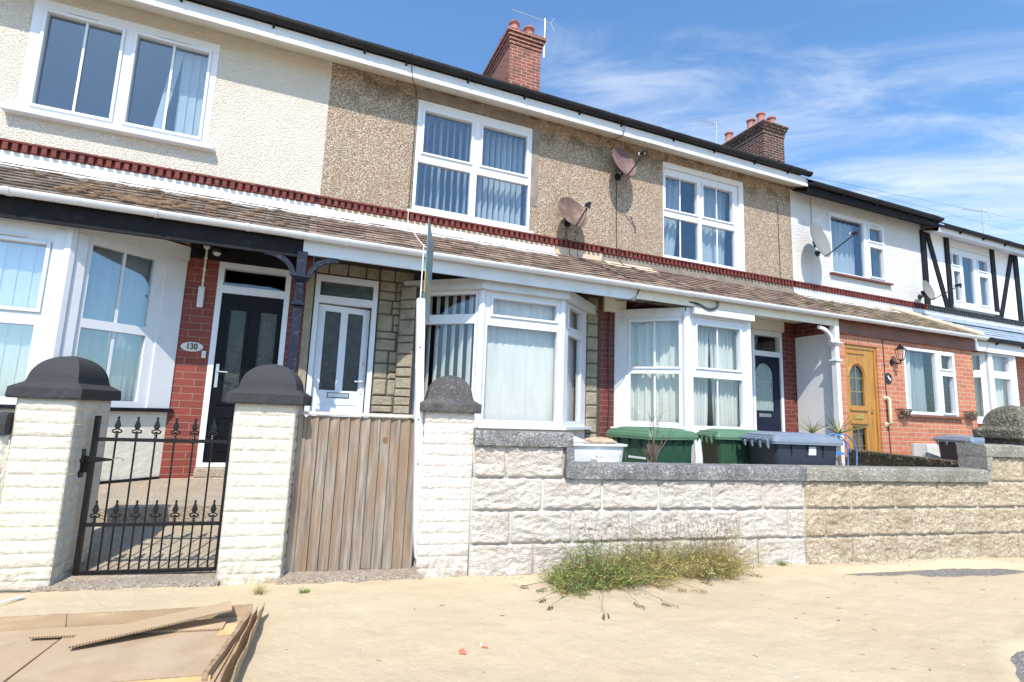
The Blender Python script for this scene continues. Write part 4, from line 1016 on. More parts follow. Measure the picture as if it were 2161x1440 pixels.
mb = MB(F0); mb.box(-1.118, -1.058, 0.001, 0.04, 2.11, 2.34); mb.build('box', pale_pl, t, bevel=0.008, seg=2)
mb = MB(F0); mb.tube([(-1.085, 0.018, 2.34), (-1.085, 0.018, 2.78)], 0.011, 8); mb.tube([(-1.085, 0.012, 2.78), (-1.085, 0.05, 2.80)], 0.034, 12)
for z in (2.40, 2.52, 2.65): mb.tube([(-1.085, 0.018, z), (-1.085, 0.018, z+0.016)], 0.018, 8)
mb.build('conduit', soffit_cream, t)
mb = MB(); mb.tube([(-1.08, 6.24, 2.80), (-0.3, 6.0, 2.80)], 0.008, 6); mb.build('conduit', soffit_cream, t)
mb = MB(F0); mb.lathe([(0.001, 0.0), (0.05, 0.0), (0.055, 0.03), (0.05, 0.05)], (-0.98, 0.06, 2.72), 14); mb.box(-1.0, -0.96, 0.001, 0.08, 2.74, 2.80)
lt = thing('porch_light', 'small black and white porch lamp under the dark ceiling', 'lamp', (-0.98, YF, 2.70)); mb.build('lamp_body', black_pl, lt)
mb = MB(F0); mb.lathe([(0.001, -0.035), (0.025, -0.03), (0.04, -0.012), (0.045, -0.001)], (-0.98, 0.06, 2.72), 14); mb.build('lamp_shade', pale_pl, lt, smooth=True)

# ======================= house 2: pebbledash, white half-open door, stone cladding
x0, x1 = XB[1], XB[2]
h = house(x0, x1, 'pebbledashed house with a white two-panel door and stone cladded porch')
W2 = (1.08, 2.735, 3.60, 5.15)
mb = MB(F0); holes_wall(mb, (x0+0.001, x1), (3.34, 5.42), -0.25, -0.002, [W2]); mb.build('upper_wall', pebbledash, h)
D1 = (0.045, 0.755, 0.44, 2.64)
mb = MB(F0); holes_wall(mb, (x0+0.001, x1), (0.0, 3.33), -0.25, -0.002, [D1, (1.28, 3.58, 0.90, 2.80)]); mb.build('lower_wall', clad_mortar, h)
mb = MB(F0)
for cargs in ((0.77, 1.19, 0.1, 2.81, -0.002, 3), (0.03, 0.76, 2.655, 2.81, -0.002, 4), (3.67, 3.86, 0.1, 2.81, -0.002, 6)):
    mb = MB(F0); cladding(mb, *cargs); mb.box(cargs[0]+0.001, cargs[1]-0.001, -0.0015, -0.0005, cargs[2], cargs[3], 1); mb.build('stone_cladding', [stone_clad, clad_mortar], h)
# cladded return beside the bay
mb = MB(frame((1.02, 6.24), (1.19, 6.09))); cladding(mb, 0.0, 0.22, 0.1, 2.60, 0.0, 8); mb.box(0.0, 0.22, -0.06, -0.001, 0.1, 2.60, 1); mb.build('cladded_return', [stone_clad, clad_mortar], h)
shell(h, x0, x1)
w2 = window(h, F0, (W2[0]+0.01, W2[1]-0.01, W2[2]+0.02, W2[3]-0.01), [(1.185, 1.83, 4.42, 5.0), (1.99, 2.645, 4.42, 5.0), (1.13, 1.84, 3.69, 4.285, 0), (1.93, 2.69, 3.68, 4.285, 0)], gl=glass_up, sill=(1.03, 2.78, 3.56, 3.61, 0.05))
random.seed(5)
vblind(w2, F0, 1.14, 1.88, 3.64, 5.05, -0.22, 8, 84, blind_m); vblind(w2, F0, 1.92, 2.68, 3.64, 5.05, -0.22, 9, 62, blind_m)
mb = MB(F0); holes_wall(mb, (0.98, 2.84), (4.0, 5.29), 0.0, 0.006, [(W2[0]+0.005, W2[1]-0.005, 3.9, 5.16), (0.9, 1.06, 3.9, 5.16), (2.76, 2.9, 3.9, 4.0)]); mb.build('window_surround', cement_grey, h)
strip(h, 'cement_band', x0, x1-0.0, 3.34, 3.475, cement_beige, 0.010)
dentils(h, x0, x1, 3.48, 3.58, dent_red, seed=2)
eaves(h, x0, x1, 5.33, 5.215, 5.93, 5.425, fascia_grey, soffit_cream, gutter_black, (0.35, 0.85, 1.65, 2.45, 3.3), unions=(0.45, 3.55))
main_roof(h, x0, x1, 5.47, tile_brown)
porch(h, x0-0.08, x1, tile_red, (0.3, 2.25), gx=(x0, x1), unions=(-0.02, 3.18))
flashing(h, x0-0.08, 3.1, 3.34, 3.43, 0.02, white_paint, seed=5, rag=0.012)
mb = MB(); mb.box(x0-0.11, x1+0.02, 5.50, 5.53, 2.635, 2.79); mb.build('porch_fascia', fascia_grey, h)
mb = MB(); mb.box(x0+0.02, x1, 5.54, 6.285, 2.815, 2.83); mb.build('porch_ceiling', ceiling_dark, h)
A, Bc, Cc, D = (1.20, 6.3), (1.90, 5.70), (2.97, 5.70), (3.67, 6.3)
Lf = 1.07; Lsp = math.hypot(0.70, 0.60)
bay(h, A, Bc, Cc, D, 0.97, 2.56, [dict(panes=[(0.15, 0.83, 1.04, 2.155, 0), (0.15, 0.83, 2.27, 2.515, 0)]),
    dict(panes=[(0.07, 1.00, 1.03, 2.14, 0), (0.13, 0.98, 2.275, 2.47)]),
    dict(panes=[(0.20, 0.72, 1.04, 2.14, 0), (0.20, 0.72, 2.25, 2.51)])], cream_render, wallz=0.0, posts=0.055, sill_d=0.09)
vb = [c for c in h.children if c.name.startswith('window') and 'surround' not in c.name]
f1 = frame(A, Bc); vblind(vb[-3], f1, 0.10, 0.88, 1.0, 2.54, -0.14, 7, 40, mat=blind_m)
f2 = frame(Bc, Cc); vblind(vb[-2], f2, 0.05, 1.02, 1.0, 2.54, -0.14, 11, 9)
f3 = frame(Cc, D); vblind(vb[-1], f3, 0.12, 0.80, 1.0, 2.54, -0.15, 8, 25)
mb = MB()
for (p, q) in ((A, Bc), (Bc, Cc), (Cc, D)):
    mb.xf = frame(p, q); Ls = (Vector(q)-Vector(p)).length
    e0 = 0.13 if q == Bc else 0.0; e1 = 0.10 if p == Cc else 0.0
    mb.hexa([(-e0, 0.002, 2.555), (Ls+e1, 0.002, 2.555), (Ls+e1+(0.045 if not e1 else 0), 0.095, 2.555), (-e0-(0.045 if not e0 else 0), 0.095, 2.555),
             (-e0, 0.002, 2.685), (Ls+e1, 0.002, 2.685), (Ls+e1+(0.045 if not e1 else 0), 0.095, 2.685), (-e0-(0.045 if not e0 else 0), 0.095, 2.685)])
mb.build('bay_beam', fascia_grey, h)
door_frame(h, D1, (2.395, 2.565), yd=0.005, gl=glass_dark)
# door leaf stands ajar, hinged on the left
ang = rad(-7)
fd = frame((0.103, YF+0.055), T=(math.cos(-ang), math.sin(-ang)))
m2 = MB(fd); holes_wall(m2, (0.0, 0.592), (0.488, 2.298), -0.03, 0.015, [(0.075, 0.255, 1.30, 2.225), (0.335, 0.515, 1.30, 2.225)])
dr = m2.build('door', door_white, h, bevel=0.004); dr['label'] = 'white door standing slightly ajar'
for a, b in ((0.075, 0.255), (0.335, 0.515)): dbox(fd, a-0.002, b+0.002, -0.012, -0.005, 1.298, 2.227, 'glass_panel', glass_dark, dr, 0)
m2 = MB(fd); holes_wall(m2, (0.17, 0.42), (1.215, 1.275), 0.0152, 0.021, [(0.177, 0.413, 1.222, 1.268)]); m2.build('letterbox_rim', black_pl, dr)
dbox(fd, 0.178, 0.412, 0.0155, 0.0195, 1.223, 1.267, 'letterbox', steel, dr, 0)
m2 = MB(fd); holes_wall(m2, (0.06, 0.53), (0.60, 1.15), 0.0155, 0.021, [(0.075, 0.515, 0.615, 1.135)]); m2.build('panel_moulding', door_white, dr)
m2 = MB(fd); m2.box(0.535, 0.565, 0.0155, 0.024, 1.28, 1.50); m2.tube([(0.55, 0.024, 1.42), (0.55, 0.06, 1.42), (0.46, 0.065, 1.415)], 0.010, 8); m2.build('handle', upvc, dr)
dbox(fd, 0.545, 0.56, 0.0155, 0.03, 1.62, 1.66, 'lock', brass, dr)
dbox(F0, 0.06, 0.74, -0.2, 0.06, 0.34, 0.436, 'doorstep', path_m, h)

# ======================= house 3: pebbledash, dark door with arched leaded glass
x0, x1 = XB[2], XB[3]
h = house(x0, x1, 'pebbledashed house with curtained bay and a dark arched-glass door')
W3 = (5.0, 6.68, 3.58, 5.17)
mb = MB(F0); holes_wall(mb, (x0, x1), (3.34, 5.42), -0.25, -0.002, [W3]); mb.build('upper_wall', pebbledash, h)
D2 = (6.78, 7.46, 0.44, 2.64)
mb = MB(F0); holes_wall(mb, (x0, x1), (0.0, 3.33), -0.25, -0.002, [D2, (4.22, 6.60, 0.90, 2.80)]); mb.build('lower_wall', brick_deep, h)
shell(h, x0, x1)
w3 = window(h, F0, (W3[0]+0.012, W3[1]-0.10, W3[2]+0.02, W3[3]-0.09), [(5.065, 5.70, 4.41, 4.96), (5.83, 6.455, 4.41, 4.96), (5.04, 5.73, 3.65, 4.28, 0), (5.80, 6.50, 3.65, 4.28, 0)], gl=glass_up,
            bars=((5.38, 4.41, 4.96), (6.14, 4.41, 4.96), (5.38, 3.65, 4.28), (6.14, 3.65, 4.28)), d0=-0.09, sill=(4.98, 6.68, 3.575, 3.60, 0.03))
mb = MB(F0); holes_wall(mb, (W3[0]+0.002, W3[1]-0.002), (W3[2]+0.002, W3[3]-0.002), -0.10, 0.008, [(W3[0]+0.014, W3[1]-0.098, W3[2]-0.1, W3[3]-0.088)]); mb.build('window_reveal', white_paint, h)
curtain(w3, F0, 5.04, 5.56, 3.62, 5.03, -0.22, 4, 0.03, net_m, gather=0.35, seed=2); curtain(w3, F0, 5.84, 6.50, 3.62, 5.03, -0.22, 5, 0.03, net_m, gather=0.1, seed=5)
strip(h, 'cement_band', x0, 5.35, 3.36, 3.475, cement_grey, 0.010); strip(h, 'cement_band', 5.35, x1, 3.34, 3.475, cement_grey, 0.012)
dentils(h, x0, x1, 3.48, 3.58, dent_red, seed=3)
eaves(h, x0, x1+0.04, 5.33, 5.215, 5.93, 5.425, fascia_grey, soffit_cream, gutter_black, (4.0, 4.95, 5.75, 6.6, 7.35), unions=(4.25, 7.8))
main_roof(h, x0, x1, 5.47, tile_brown)
porch(h, x0, x1, tile_red, (4.05, 4.92, 5.0, 6.0, 6.9), unions=(4.75,))
flashing(h, x0, 4.75, 3.34, 3.37, 0.02, cement_beige, seed=9, rag=0.03)
mb = MB(); mb.box(x0+0.025, x1, 5.52, 5.545, 2.665, 2.79); mb.build('porch_fascia', soffit_cream, h)
mb = MB(); mb.box(x0+0.001, x1, 5.55, 6.285, 2.82, 2.835); mb.build('porch_ceiling', soffit_cream, h)
for q_ in ((x0+0.03, 4.30, 0.003, 0.05, 2.62, 2.815), (6.70, 7.50, 0.003, 0.03, 2.645, 2.815)): mb = MB(F0); mb.box(*q_); mb.build('head_board', soffit_cream, h)
A, Bc, Cc, D = (4.12, 6.3), (4.85, 5.60), (5.97, 5.60), (6.70, 6.3)
bay(h, A, Bc, Cc, D, 0.98, 2.60, [dict(panes=[(0.245, 0.90, 1.07, 1.735, 0), (0.245, 0.90, 1.83, 2.475)], bars=((0.575, 1.07, 1.735), (0.575, 1.83, 2.475))),
    dict(panes=[(0.10, 0.99, 1.04, 1.70, 0), (0.17, 0.95, 1.84, 2.43)], bars=((0.55, 1.04, 1.70), (0.56, 1.84, 2.43))),
    dict(panes=[(0.15, 0.8, 1.07, 1.735, 0), (0.15, 0.8, 1.83, 2.475)])], brick_deep, posts=0.06)
vb = [c for c in h.children if c.name.startswith('window') and 'reveal' not in c.name]
f1 = frame(A, Bc); curtain(vb[-3], f1, 0.18, 0.98, 1.0, 2.56, -0.16, 7, 0.022, curtain_m, seed=1)
f2 = frame(Bc, Cc); curtain(vb[-2], f2, 0.04, 0.54, 1.0, 2.56, -0.16, 7, 0.024, curtain_m, gather=0.12, seed=3); curtain(vb[-2], f2, 0.54, 1.08, 1.0, 2.56, -0.17, 7, 0.024, curtain_m, gather=-0.12, seed=4)
mb = MB(frame(A, Bc)); mb.box(0.02, 0.20, 0.002, 0.014, 0.98, 2.595); mb.box(0.02, 0.99, 0.0021, 0.016, 2.53, 2.66); mb.xf = frame(Bc, Cc); mb.box(-0.02, 1.10, 0.0021, 0.022, 2.535, 2.66); mb.box(0.04, 1.14, 0.024, 0.11, 2.56, 2.655); mb.build('bay_fascia', fascia_grey, h, bevel=0.003)
door_frame(h, D2, (2.29, 2.55))
fz = 2.185
m2 = MB(F0); holes_wall(m2, (6.837, 7.403), (0.488, 2.20), -0.055, -0.012, [(6.86, 7.27, 1.31, 2.09)])
dr = m2.build('door', door_navy, h, bevel=0.004); dr['label'] = 'dark navy door with an arched leaded glass panel'
# arch corners around the glass
def arch_fill(mb, u0, u1, zs, zt, d0, d1, n=14):
    uc_, r = (u0+u1)/2, (u1-u0)/2
    for s in (-1, 1):
        loop = [(uc_+s*r, zt+0.001)] + [(uc_+s*r*math.cos(a*math.pi/2/n), zs+(zt-zs)*math.sin(a*math.pi/2/n)) for a in range(n+1)]
        mb.prism(loop, d0, d1, axis='y')
m3 = MB(lambda u, d, z: F0(u, d, z)); arch_fill(m3, 6.86, 7.27, 1.88, 2.09, -0.0545, -0.0125); m3.build('arch_surround', door_navy, dr)
dbox(F0, 6.858, 7.272, -0.045, -0.038, 1.308, 2.092, 'glass_panel', glass_lead, dr, 0)
m2 = MB(F0)
for z in (1.52, 1.78): m2.box(6.86, 7.27, -0.0375, -0.034, z, z+0.006)
for u in (6.96, 7.16): m2.box(u, u+0.006, -0.0378, -0.0335, 1.31, 2.05)
for u in (6.925, 7.205):
    for z in (1.45, 1.65, 1.85): m2.prism([(u-0.018, z), (u, z-0.026), (u+0.018, z), (u, z+0.026)], -0.0372, -0.032, axis='y')
m2.build('leading', steel, dr)
dbox(F0, 6.92, 7.18, -0.011, -0.004, 1.205, 1.262, 'letterbox', steel, dr)
dbox(F0, 6.80, 7.44, -0.2, 0.06, 0.34, 0.436, 'doorstep', path_m, h)
post(h, 7.70, white_paint, base_z=0.0, arms=(-1,))
# cable clip plate next to the bay
# ======================= house 4: white roughcast, enclosed brick porch, oak door
x0, x1 = XB[3], XB[4]
h = house(x0, x1, 'white roughcast house with an orange brick enclosed porch and golden oak door')
W4 = (8.77, 10.33, 3.85, 5.05)
mb = MB(F0); holes_wall(mb, (x0+0.001, x1), (3.34, 5.30), -0.25, 0.0, [W4]); mb.build('upper_wall', rc_white, h)
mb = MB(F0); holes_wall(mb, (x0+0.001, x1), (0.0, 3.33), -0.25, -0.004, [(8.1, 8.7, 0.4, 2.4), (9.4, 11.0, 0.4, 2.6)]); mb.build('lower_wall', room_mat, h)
shell(h, x0, x1)
w4 = window(h, F0, (W4[0]+0.005, W4[1]-0.005, W4[2]+0.02, W4[3]-0.005), [(8.82, 9.72, 3.91, 4.98, 0), (9.87, 10.24, 4.66, 4.92), (9.86, 10.24, 3.95, 4.53)], gl=glass_up, vents=((9.95, 10.18, 4.965),), sill=(8.72, 10.42, 3.835, 3.868, 0.07), sill_mat=brown_board)
curtain(w4, F0, 8.83, 9.72, 3.88, 5.0, -0.22, 7, 0.03, net_m, seed=7)
strip(h, 'white_band', x0, x1, 3.34, 3.475, white_paint, 0.010)
dentils(h, x0, x1, 3.48, 3.58, dent_red, seed=4)
eaves(h, x0+0.042, x1+0.03, 5.265, 5.12, 5.93, 5.27, black_paint, black_paint, gutter_black, (8.7, 9.6, 10.55, 11.3), fh=0.13)
main_roof(h, x0, x1, 5.31, tile_brown)
hipf = lambda s, x: x > 10.35+0.05+(11.55-10.35)*s if False else x > 9.98+(11.62-9.98)*s
porch(h, x0, 11.6, tile_buff, (8.15, 8.9, 9.9, 10.9), unions=(7.95,), gx=(x0, 11.62), hip=lambda s, x: x > 10.25+(11.58-10.25)*s)
mb = MB()
Lp = 1.0
mb.prism([(x0+0.003, PT[1]-0.02), (10.25, PT[1]-0.02), (10.25, PT[1]-0.021)], PT[0]-0.01, PT[0], axis='y')
# underlay under the hipped slope and its return slope
ya, za, yb_, zb_ = PT[0]+0.04, PT[1]-0.006, PB[0]+0.01, PB[1]-0.018
mb.add([(x0+0.003, ya, za), (10.20, ya, za), (11.56, yb_, zb_), (x0+0.003, yb_, zb_)], [(0, 1, 2, 3)])
mb.add([(10.20, ya, za), (11.56, 6.29, zb_), (11.56, yb_, zb_)], [(0, 1, 2)])
mb.build('porch_underlay', tile_buff, h)
mb = MB(); n = 9
for k in range(n):
    s0_, s1_ = k/n, (k+1)/n
    P = lambda s: Vector((10.25+(11.60-10.25)*s, PT[0]+(PB[0]-PT[0])*s, PT[1]+(PB[1]-PT[1])*s+0.03))
    mb.tube([P(s0_), P(s0_+(s1_-s0_)*0.97)], [0.045, 0.062], 10)
mb.build('hip_tiles', cement_beige, h)
flashing(h, x0, 10.3, 3.34, 3.39, 0.02, white_paint, seed=12, rag=0.012)
YP = 5.60; FP = frame((0, YP), T=(1, 0))
DO = (8.02, 8.80, 0.30, 2.425); WP = (9.475, 10.93, 1.33, 2.50)
mb = MB(FP); holes_wall(mb, (7.845, 11.48), (0.0, 2.575), -0.10, 0.0, [DO, WP, (DO[0], DO[1], DO[2], DO[3])]); mb.build('porch_wall', brick_orange, h)
mb = MB(); mb.box(11.38, 11.479, 5.702, 6.29, 0.0, 2.575); mb.build('porch_side_wall', brick_orange, h)
mb = MB(FP); mb.box(7.90, 9.0, 0.0005, 0.003, DO[3]+0.002, DO[3]+0.118); mb.build('soldier_course', soldier_mat, h)
mb = MB(FP); mb.box(9.42, 11.3, 0.0005, 0.003, WP[3]+0.002, 2.573); mb.build('soldier_course', soldier_mat, h)
mb = MB(FP); mb.box(7.80, 11.52, -0.02, 0.035, 2.576, 2.80); mb.build('porch_fascia', brown_board, h)
mb = MB(); mb.box(7.765, 7.842, 5.575, 6.285, 0.0, 2.575); mb.build('porch_end_board', white_paint, h)
mb = MB(); mb.box(7.785, 7.842, 5.60, 6.285, 2.577, 2.80); mb.build('porch_end_brick', brick_deep, h)
mb = MB(); mb.box(7.86, 11.38, 5.72, 6.29, 0.15, 0.25); mb.box(7.86, 11.38, 5.72, 6.29, 2.60, 2.62); mb.build('porch_floor', room_mat, h)
wp = window(h, FP, (WP[0]+0.005, WP[1]-0.005, WP[2]+0.02, WP[3]-0.005), [(9.53, 10.36, 1.40, 2.45, 0), (10.50, 10.83, 2.18, 2.42), (10.50, 10.83, 1.40, 2.05)], sill=(9.42, 10.98, 1.30, 1.348, 0.06), sill_mat=brown_board)
curtain(wp, FP, 9.54, 9.95, 1.38, 2.46, -0.16, 3, 0.03, net_m, gather=0.1, seed=11)
curtain(wp, FP, 9.98, 10.40, 1.38, 2.46, -0.20, 3, 0.03, cloth('curtain_blue_white', (0.42, 0.50, 0.55)), seed=12)
# oak door
m2 = MB(FP); holes_wall(m2, (DO[0], DO[1]), (DO[2], DO[3]), -0.09, -0.02, [(DO[0]+0.05, DO[1]-0.05, DO[2]+0.04, DO[3]-0.06)]); m2.build('door_frame', door_oak, h, bevel=0.004)
A0, A1 = DO[0]+0.052, DO[1]-0.052
gl_ = (8.155, 8.495, 1.44, 2.10)
m2 = MB(FP); holes_wall(m2, (A0, A1), (DO[2]+0.042, DO[3]-0.062), -0.075, -0.035, [gl_, (8.155, 8.495, 0.50, 1.11)])
dr = m2.build('door', door_oak, h, bevel=0.004); dr['label'] = 'golden oak door with an arched window above a square one'
m3 = MB(FP); arch_fill(m3, gl_[0], gl_[1], 1.90, 2.10, -0.0745, -0.0355); m3.build('arch_surround', door_oak, dr)
for (z0_, z1_) in ((1.438, 2.102), (0.498, 1.112)): dbox(FP, 8.153, 8.497, -0.065, -0.058, z0_, z1_, 'glass_panel', glass_m, dr, 0)
m2 = MB(FP)
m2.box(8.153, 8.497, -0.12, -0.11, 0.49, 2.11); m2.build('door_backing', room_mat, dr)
m2 = MB(FP)
for z in (1.665, 1.885): m2.box(8.157, 8.493, -0.0575, -0.052, z, z+0.007)
m2.box(8.321, 8.329, -0.0578, -0.0515, 1.442, 2.095)
m2.build('glazing_strips', brass, dr); m2 = MB(FP)
for z in (0.80,): m2.box(8.157, 8.493, -0.0575, -0.052, z, z+0.007)
m2.box(8.321, 8.329, -0.0578, -0.0515, 0.50, 1.11); m2.build('glazing_strips', brass, dr)
m2 = MB(FP); m2.tube([(8.325+0.20*math.cos(a), -0.034, 1.90+0.23*math.sin(a)) for a in [k*math.pi/16 for k in range(17)]], 0.014, 6)
m2.build('moulding', door_oak, dr)
for z, d_, e_ in ((1.36, -0.012, 0.025), (1.15, -0.012, 0.025), (2.28, -0.02, 0.02)): m2 = MB(FP); m2.box(8.12, 8.53, -0.0348, d_, z, z+e_); m2.build('moulding', door_oak, dr)
dbox(FP, 8.22, 8.42, -0.0345, -0.022, 1.23, 1.30, 'letterbox', brass, dr)
m2 = MB(FP); m2.tube([(8.66, -0.034, 1.38), (8.66, 0.0, 1.38), (8.60, 0.004, 1.375)], 0.011, 8); m2.box(8.648, 8.672, -0.0345, -0.026, 1.33, 1.44); m2.build('handle', brass, dr)

# ======================= house 5: white with black timbers, slate porch roof
x0, x1 = XB[4], XB[5]
h = house(x0, x1, 'white house with black mock timber framing and grey slate porch roof at far right')
W5 = (12.42, 13.87, 3.68, 4.94)
mb = MB(F0); holes_wall(mb, (x0+0.001, x1), (3.34, 5.16), -0.25, 0.0, [W5]); mb.build('upper_wall', smooth_white, h)
mb = MB(F0); holes_wall(mb, (x0+0.001, x1), (0.0, 3.33), -0.25, -0.004, [(11.95, 13.6, 0.9, 2.70)]); mb.build('lower_wall', brick_orange, h)
shell(h, x0, x1)
window(h, F0, (W5[0]+0.005, W5[1]-0.005, W5[2]+0.005, W5[3]-0.005), [(12.49, 12.72, 4.57, 4.80), (12.49, 12.72, 3.80, 4.43), (12.86, 13.25, 3.79, 4.80, 0), (13.41, 13.74, 4.57, 4.80), (13.41, 13.74, 3.80, 4.43)], gl=glass_up, sill=(12.36, 13.93, 3.62, 3.683, 0.07))
mb = MB(F0); mb.box(12.42, 13.87, 0.002, 0.02, 4.945, 5.10); mb.build('window_head', white_paint, h)
def timber(pts, wd=0.15, d=0.03):
    m2 = MB(F0); (a, za_), (b, zb2) = pts
    if abs(a-b) < 0.02: m2.box(a-wd/2, a+wd/2, 0.001, d, min(za_, zb2), max(za_, zb2))
    else:
        dx = wd/2*1.12
        m2.hexa([(a-dx, 0.001, za_), (a+dx, 0.001, za_), (a+dx, d-0.004, za_), (a-dx, d-0.004, za_), (b-dx, 0.001, zb2), (b+dx, 0.001, zb2), (b+dx, d-0.004, zb2), (b-dx, d-0.004, zb2)])
    m2.build('timber', black_paint, h)
timber([(11.53, 3.585), (11.53, 5.14)], 0.16); timber([(12.32, 3.585), (12.32, 5.14)], 0.14); timber([(13.98, 3.585), (13.98, 5.14)], 0.14); timber([(14.90, 3.585), (14.90, 5.14)], 0.16)
timber([(12.19, 3.60), (11.68, 5.12)], 0.12); timber([(14.12, 3.60), (14.76, 5.12)], 0.12)
strip(h, 'grey_band', x0, x1, 3.34, 3.475, fascia_grey, 0.010)
dentils(h, x0, x1, 3.48, 3.585, dent_black, seed=6)
eaves(h, x0+0.035, x1+0.25, 5.13, 5.03, 5.93, 5.17, white_paint, white_paint, gutter_black, (12.2, 13.0, 13.8, 14.6), fh=0.10)
main_roof(h, x0, x1, 5.20, tile_brown)
mb = MB(); tile_roof(mb, 10.95, 15.2, PT[0], PT[1]-0.02, PB[0]+0.12, PB[1]+0.04, 0.26, 0.17, thick=0.006, hip=lambda s, x: x < 10.55+(11.7-10.55)*s)
rf = mb.build('porch_roof', slate_m, h)
flashing(h, 11.2, 15.0, 3.34, 3.39, 0.02, slate_m, seed=14, rag=0.01)
mb = MB(); mb.box(11.62, 15.2, 5.60, 5.63, 2.60, 2.85); mb.build('porch_fascia', white_paint, h)
gutter(h, 11.68, 15.2, GY+0.12, GZ+0.02, GR, gutter_black, gutter_black, (12.3, 13.2, 14.2))
mb = MB(); mb.box(11.52, 15.1, 5.64, 6.285, 2.78, 2.795); mb.build('porch_ceiling', white_paint, h)
A, Bc, Cc, D = (11.52, 6.2), (12.20, 5.68), (13.02, 5.68), (13.7, 6.3)
bay(h, A, Bc, Cc, D, 1.28, 2.62, [dict(panes=[(0.10, 0.70, 1.38, 2.13, 0), (0.10, 0.70, 2.27, 2.55, 0)]),
    dict(panes=[(0.12, 0.68, 1.36, 2.13, 0), (0.12, 0.68, 2.27, 2.57, 0)]), dict(panes=[(0.12, 0.7, 1.38, 2.13, 0), (0.12, 0.70, 2.27, 2.55, 0)])], brick_orange, posts=0.06)
vb = [c for c in h.children if c.name.startswith('window.') or c.name == 'window']
curtain(vb[-2], frame(Bc, Cc), 0.05, 0.75, 1.3, 2.6, -0.16, 6, 0.02, curtain_m, seed=21)
curtain(vb[-3], frame(A, Bc), 0.45, 0.8, 1.3, 2.6, -0.16, 3, 0.02, curtain_m, seed=22)

# chimneys are parts of the houses whose party wall they stand on
hs = [o for o in C.objects if o.name.startswith('terraced_house') and o.parent is None]
c1 = chimney(hs[1], 3.52, 4.25, 9.5, 11.3, 7.7, 9.12, brick_chim, [(3.68, 9.72, 9.71, 0.12), (4.04, 9.72, 9.70, 0.12), (3.68, 10.3, 9.72, 0.12)], 1)
c2 = chimney(hs[3], 11.09, 11.86, 9.7, 11.4, 7.6, 9.08, brick_chim2, [(11.25, 9.92, 9.68, 0.12), (11.65, 9.92, 9.66, 0.12), (11.24, 10.25, 9.67, 0.12), (11.22, 11.05, 9.68, 0.12)], 2)

# ------------------------------------------------------------------ iron gate
GB = (-1.16, 3.982)
gt = thing('iron_gate', 'black wrought iron garden gate with spear finials between cream pillars', 'gate', (GB[0], GB[1], 0), TH)
def part(name, mb, mat, parent, **k): return mb.build(name, mat, parent, world=False, **k)
gz0, gz1 = 0.062, 1.0; U0, U1 = 0.0, 0.765
mb = MB(); mb.box(U0-0.014, U0+0.014, -0.014, 0.014, gz0, 1.005); part('stile', mb, iron, gt, bevel=0.003)
mb = MB(); mb.box(U1-0.012, U1+0.012, -0.012, 0.012, gz0, 0.985); part('stile', mb, iron, gt, bevel=0.003)
for z in (gz0+0.010, 0.350, 0.862):
    mb = MB(); mb.box(U0+0.0142, U1-0.0122, -0.009, 0.009, z-0.011, z+0.011); part('rail', mb, iron, gt, bevel=0.002)
def finial(u, z):
    mb = MB()
    mb.lathe([(0.004, z), (0.011, z+0.004), (0.006, z+0.014), (0.010, z+0.020), (0.006, z+0.028), (0.006, z+0.042)], (u, 0, 0), 10)
    for s in (-1, 1):
        mb.tube([(u, 0, z+0.040), (u+s*0.014, 0, z+0.030), (u+s*0.024, 0, z+0.036), (u+s*0.026, 0, z+0.045), (u+s*0.014, 0, z+0.050), (u, 0, z+0.054)], [0.004, 0.0055, 0.006, 0.005, 0.004, 0.004], 6)
    mb.hexa([(u-0.007, -0.005, z+0.052), (u+0.007, -0.005, z+0.052), (u+0.007, 0.005, z+0.052), (u-0.007, 0.005, z+0.052), (u-0.017, -0.006, z+0.074), (u+0.017, -0.006, z+0.074), (u+0.017, 0.006, z+0.074), (u-0.017, 0.006, z+0.074)])
    mb.hexa([(u-0.017, -0.006, z+0.074), (u+0.017, -0.006, z+0.074), (u+0.017, 0.006, z+0.074), (u-0.017, 0.006, z+0.074), (u-0.003, -0.003, z+0.118), (u+0.003, -0.003, z+0.118), (u+0.003, 0.003, z+0.118), (u-0.003, 0.003, z+0.118)])
    mb.lathe([(0.001, z+0.114), (0.0065, z+0.118), (0.0075, z+0.124), (0.005, z+0.131), (0.001, z+0.133)], (u, 0, 0), 8)
    part('finial', mb, iron, gt)
nb = 13
for k in range(nb):
    u = U0+0.058 + (U1-U0-0.112)*k/(nb-1)
    mb = MB(); mb.tube([(u, 0, gz0+0.0215), (u, 0, 0.3388)], 0.0055, 6); part('bar', mb, iron, gt)
    if k % 2 == 1: mb = MB(); mb.tube([(u, 0, 0.3612), (u, 0, 0.8508)], 0.0055, 6); part('bar', mb, iron, gt); finial(u, 0.8735)
    else: finial(u, 0.3615)
mb = MB(); mb.box(-0.075, -0.045, -0.02, 0.02, 0.63, 0.80); mb.box(-0.0449, -0.016, -0.017, -0.005, 0.66, 0.72)
mb.hexa([(-0.04, -0.020, 0.715), (0.12, -0.022, 0.735), (0.12, -0.016, 0.735), (-0.04, -0.0145, 0.715), (-0.04, -0.020, 0.765), (0.12, -0.022, 0.745), (0.12, -0.016, 0.745), (-0.04, -0.0145, 0.765)])
part('latch', mb, iron, gt, bevel=0.002)
mb = MB(); mb.tube([(0.115, -0.018, 0.74), (0.15, -0.02, 0.752), (0.172, -0.024, 0.748), (0.180, -0.026, 0.735)], 0.004, 6); part('latch_handle', mb, steel, gt)
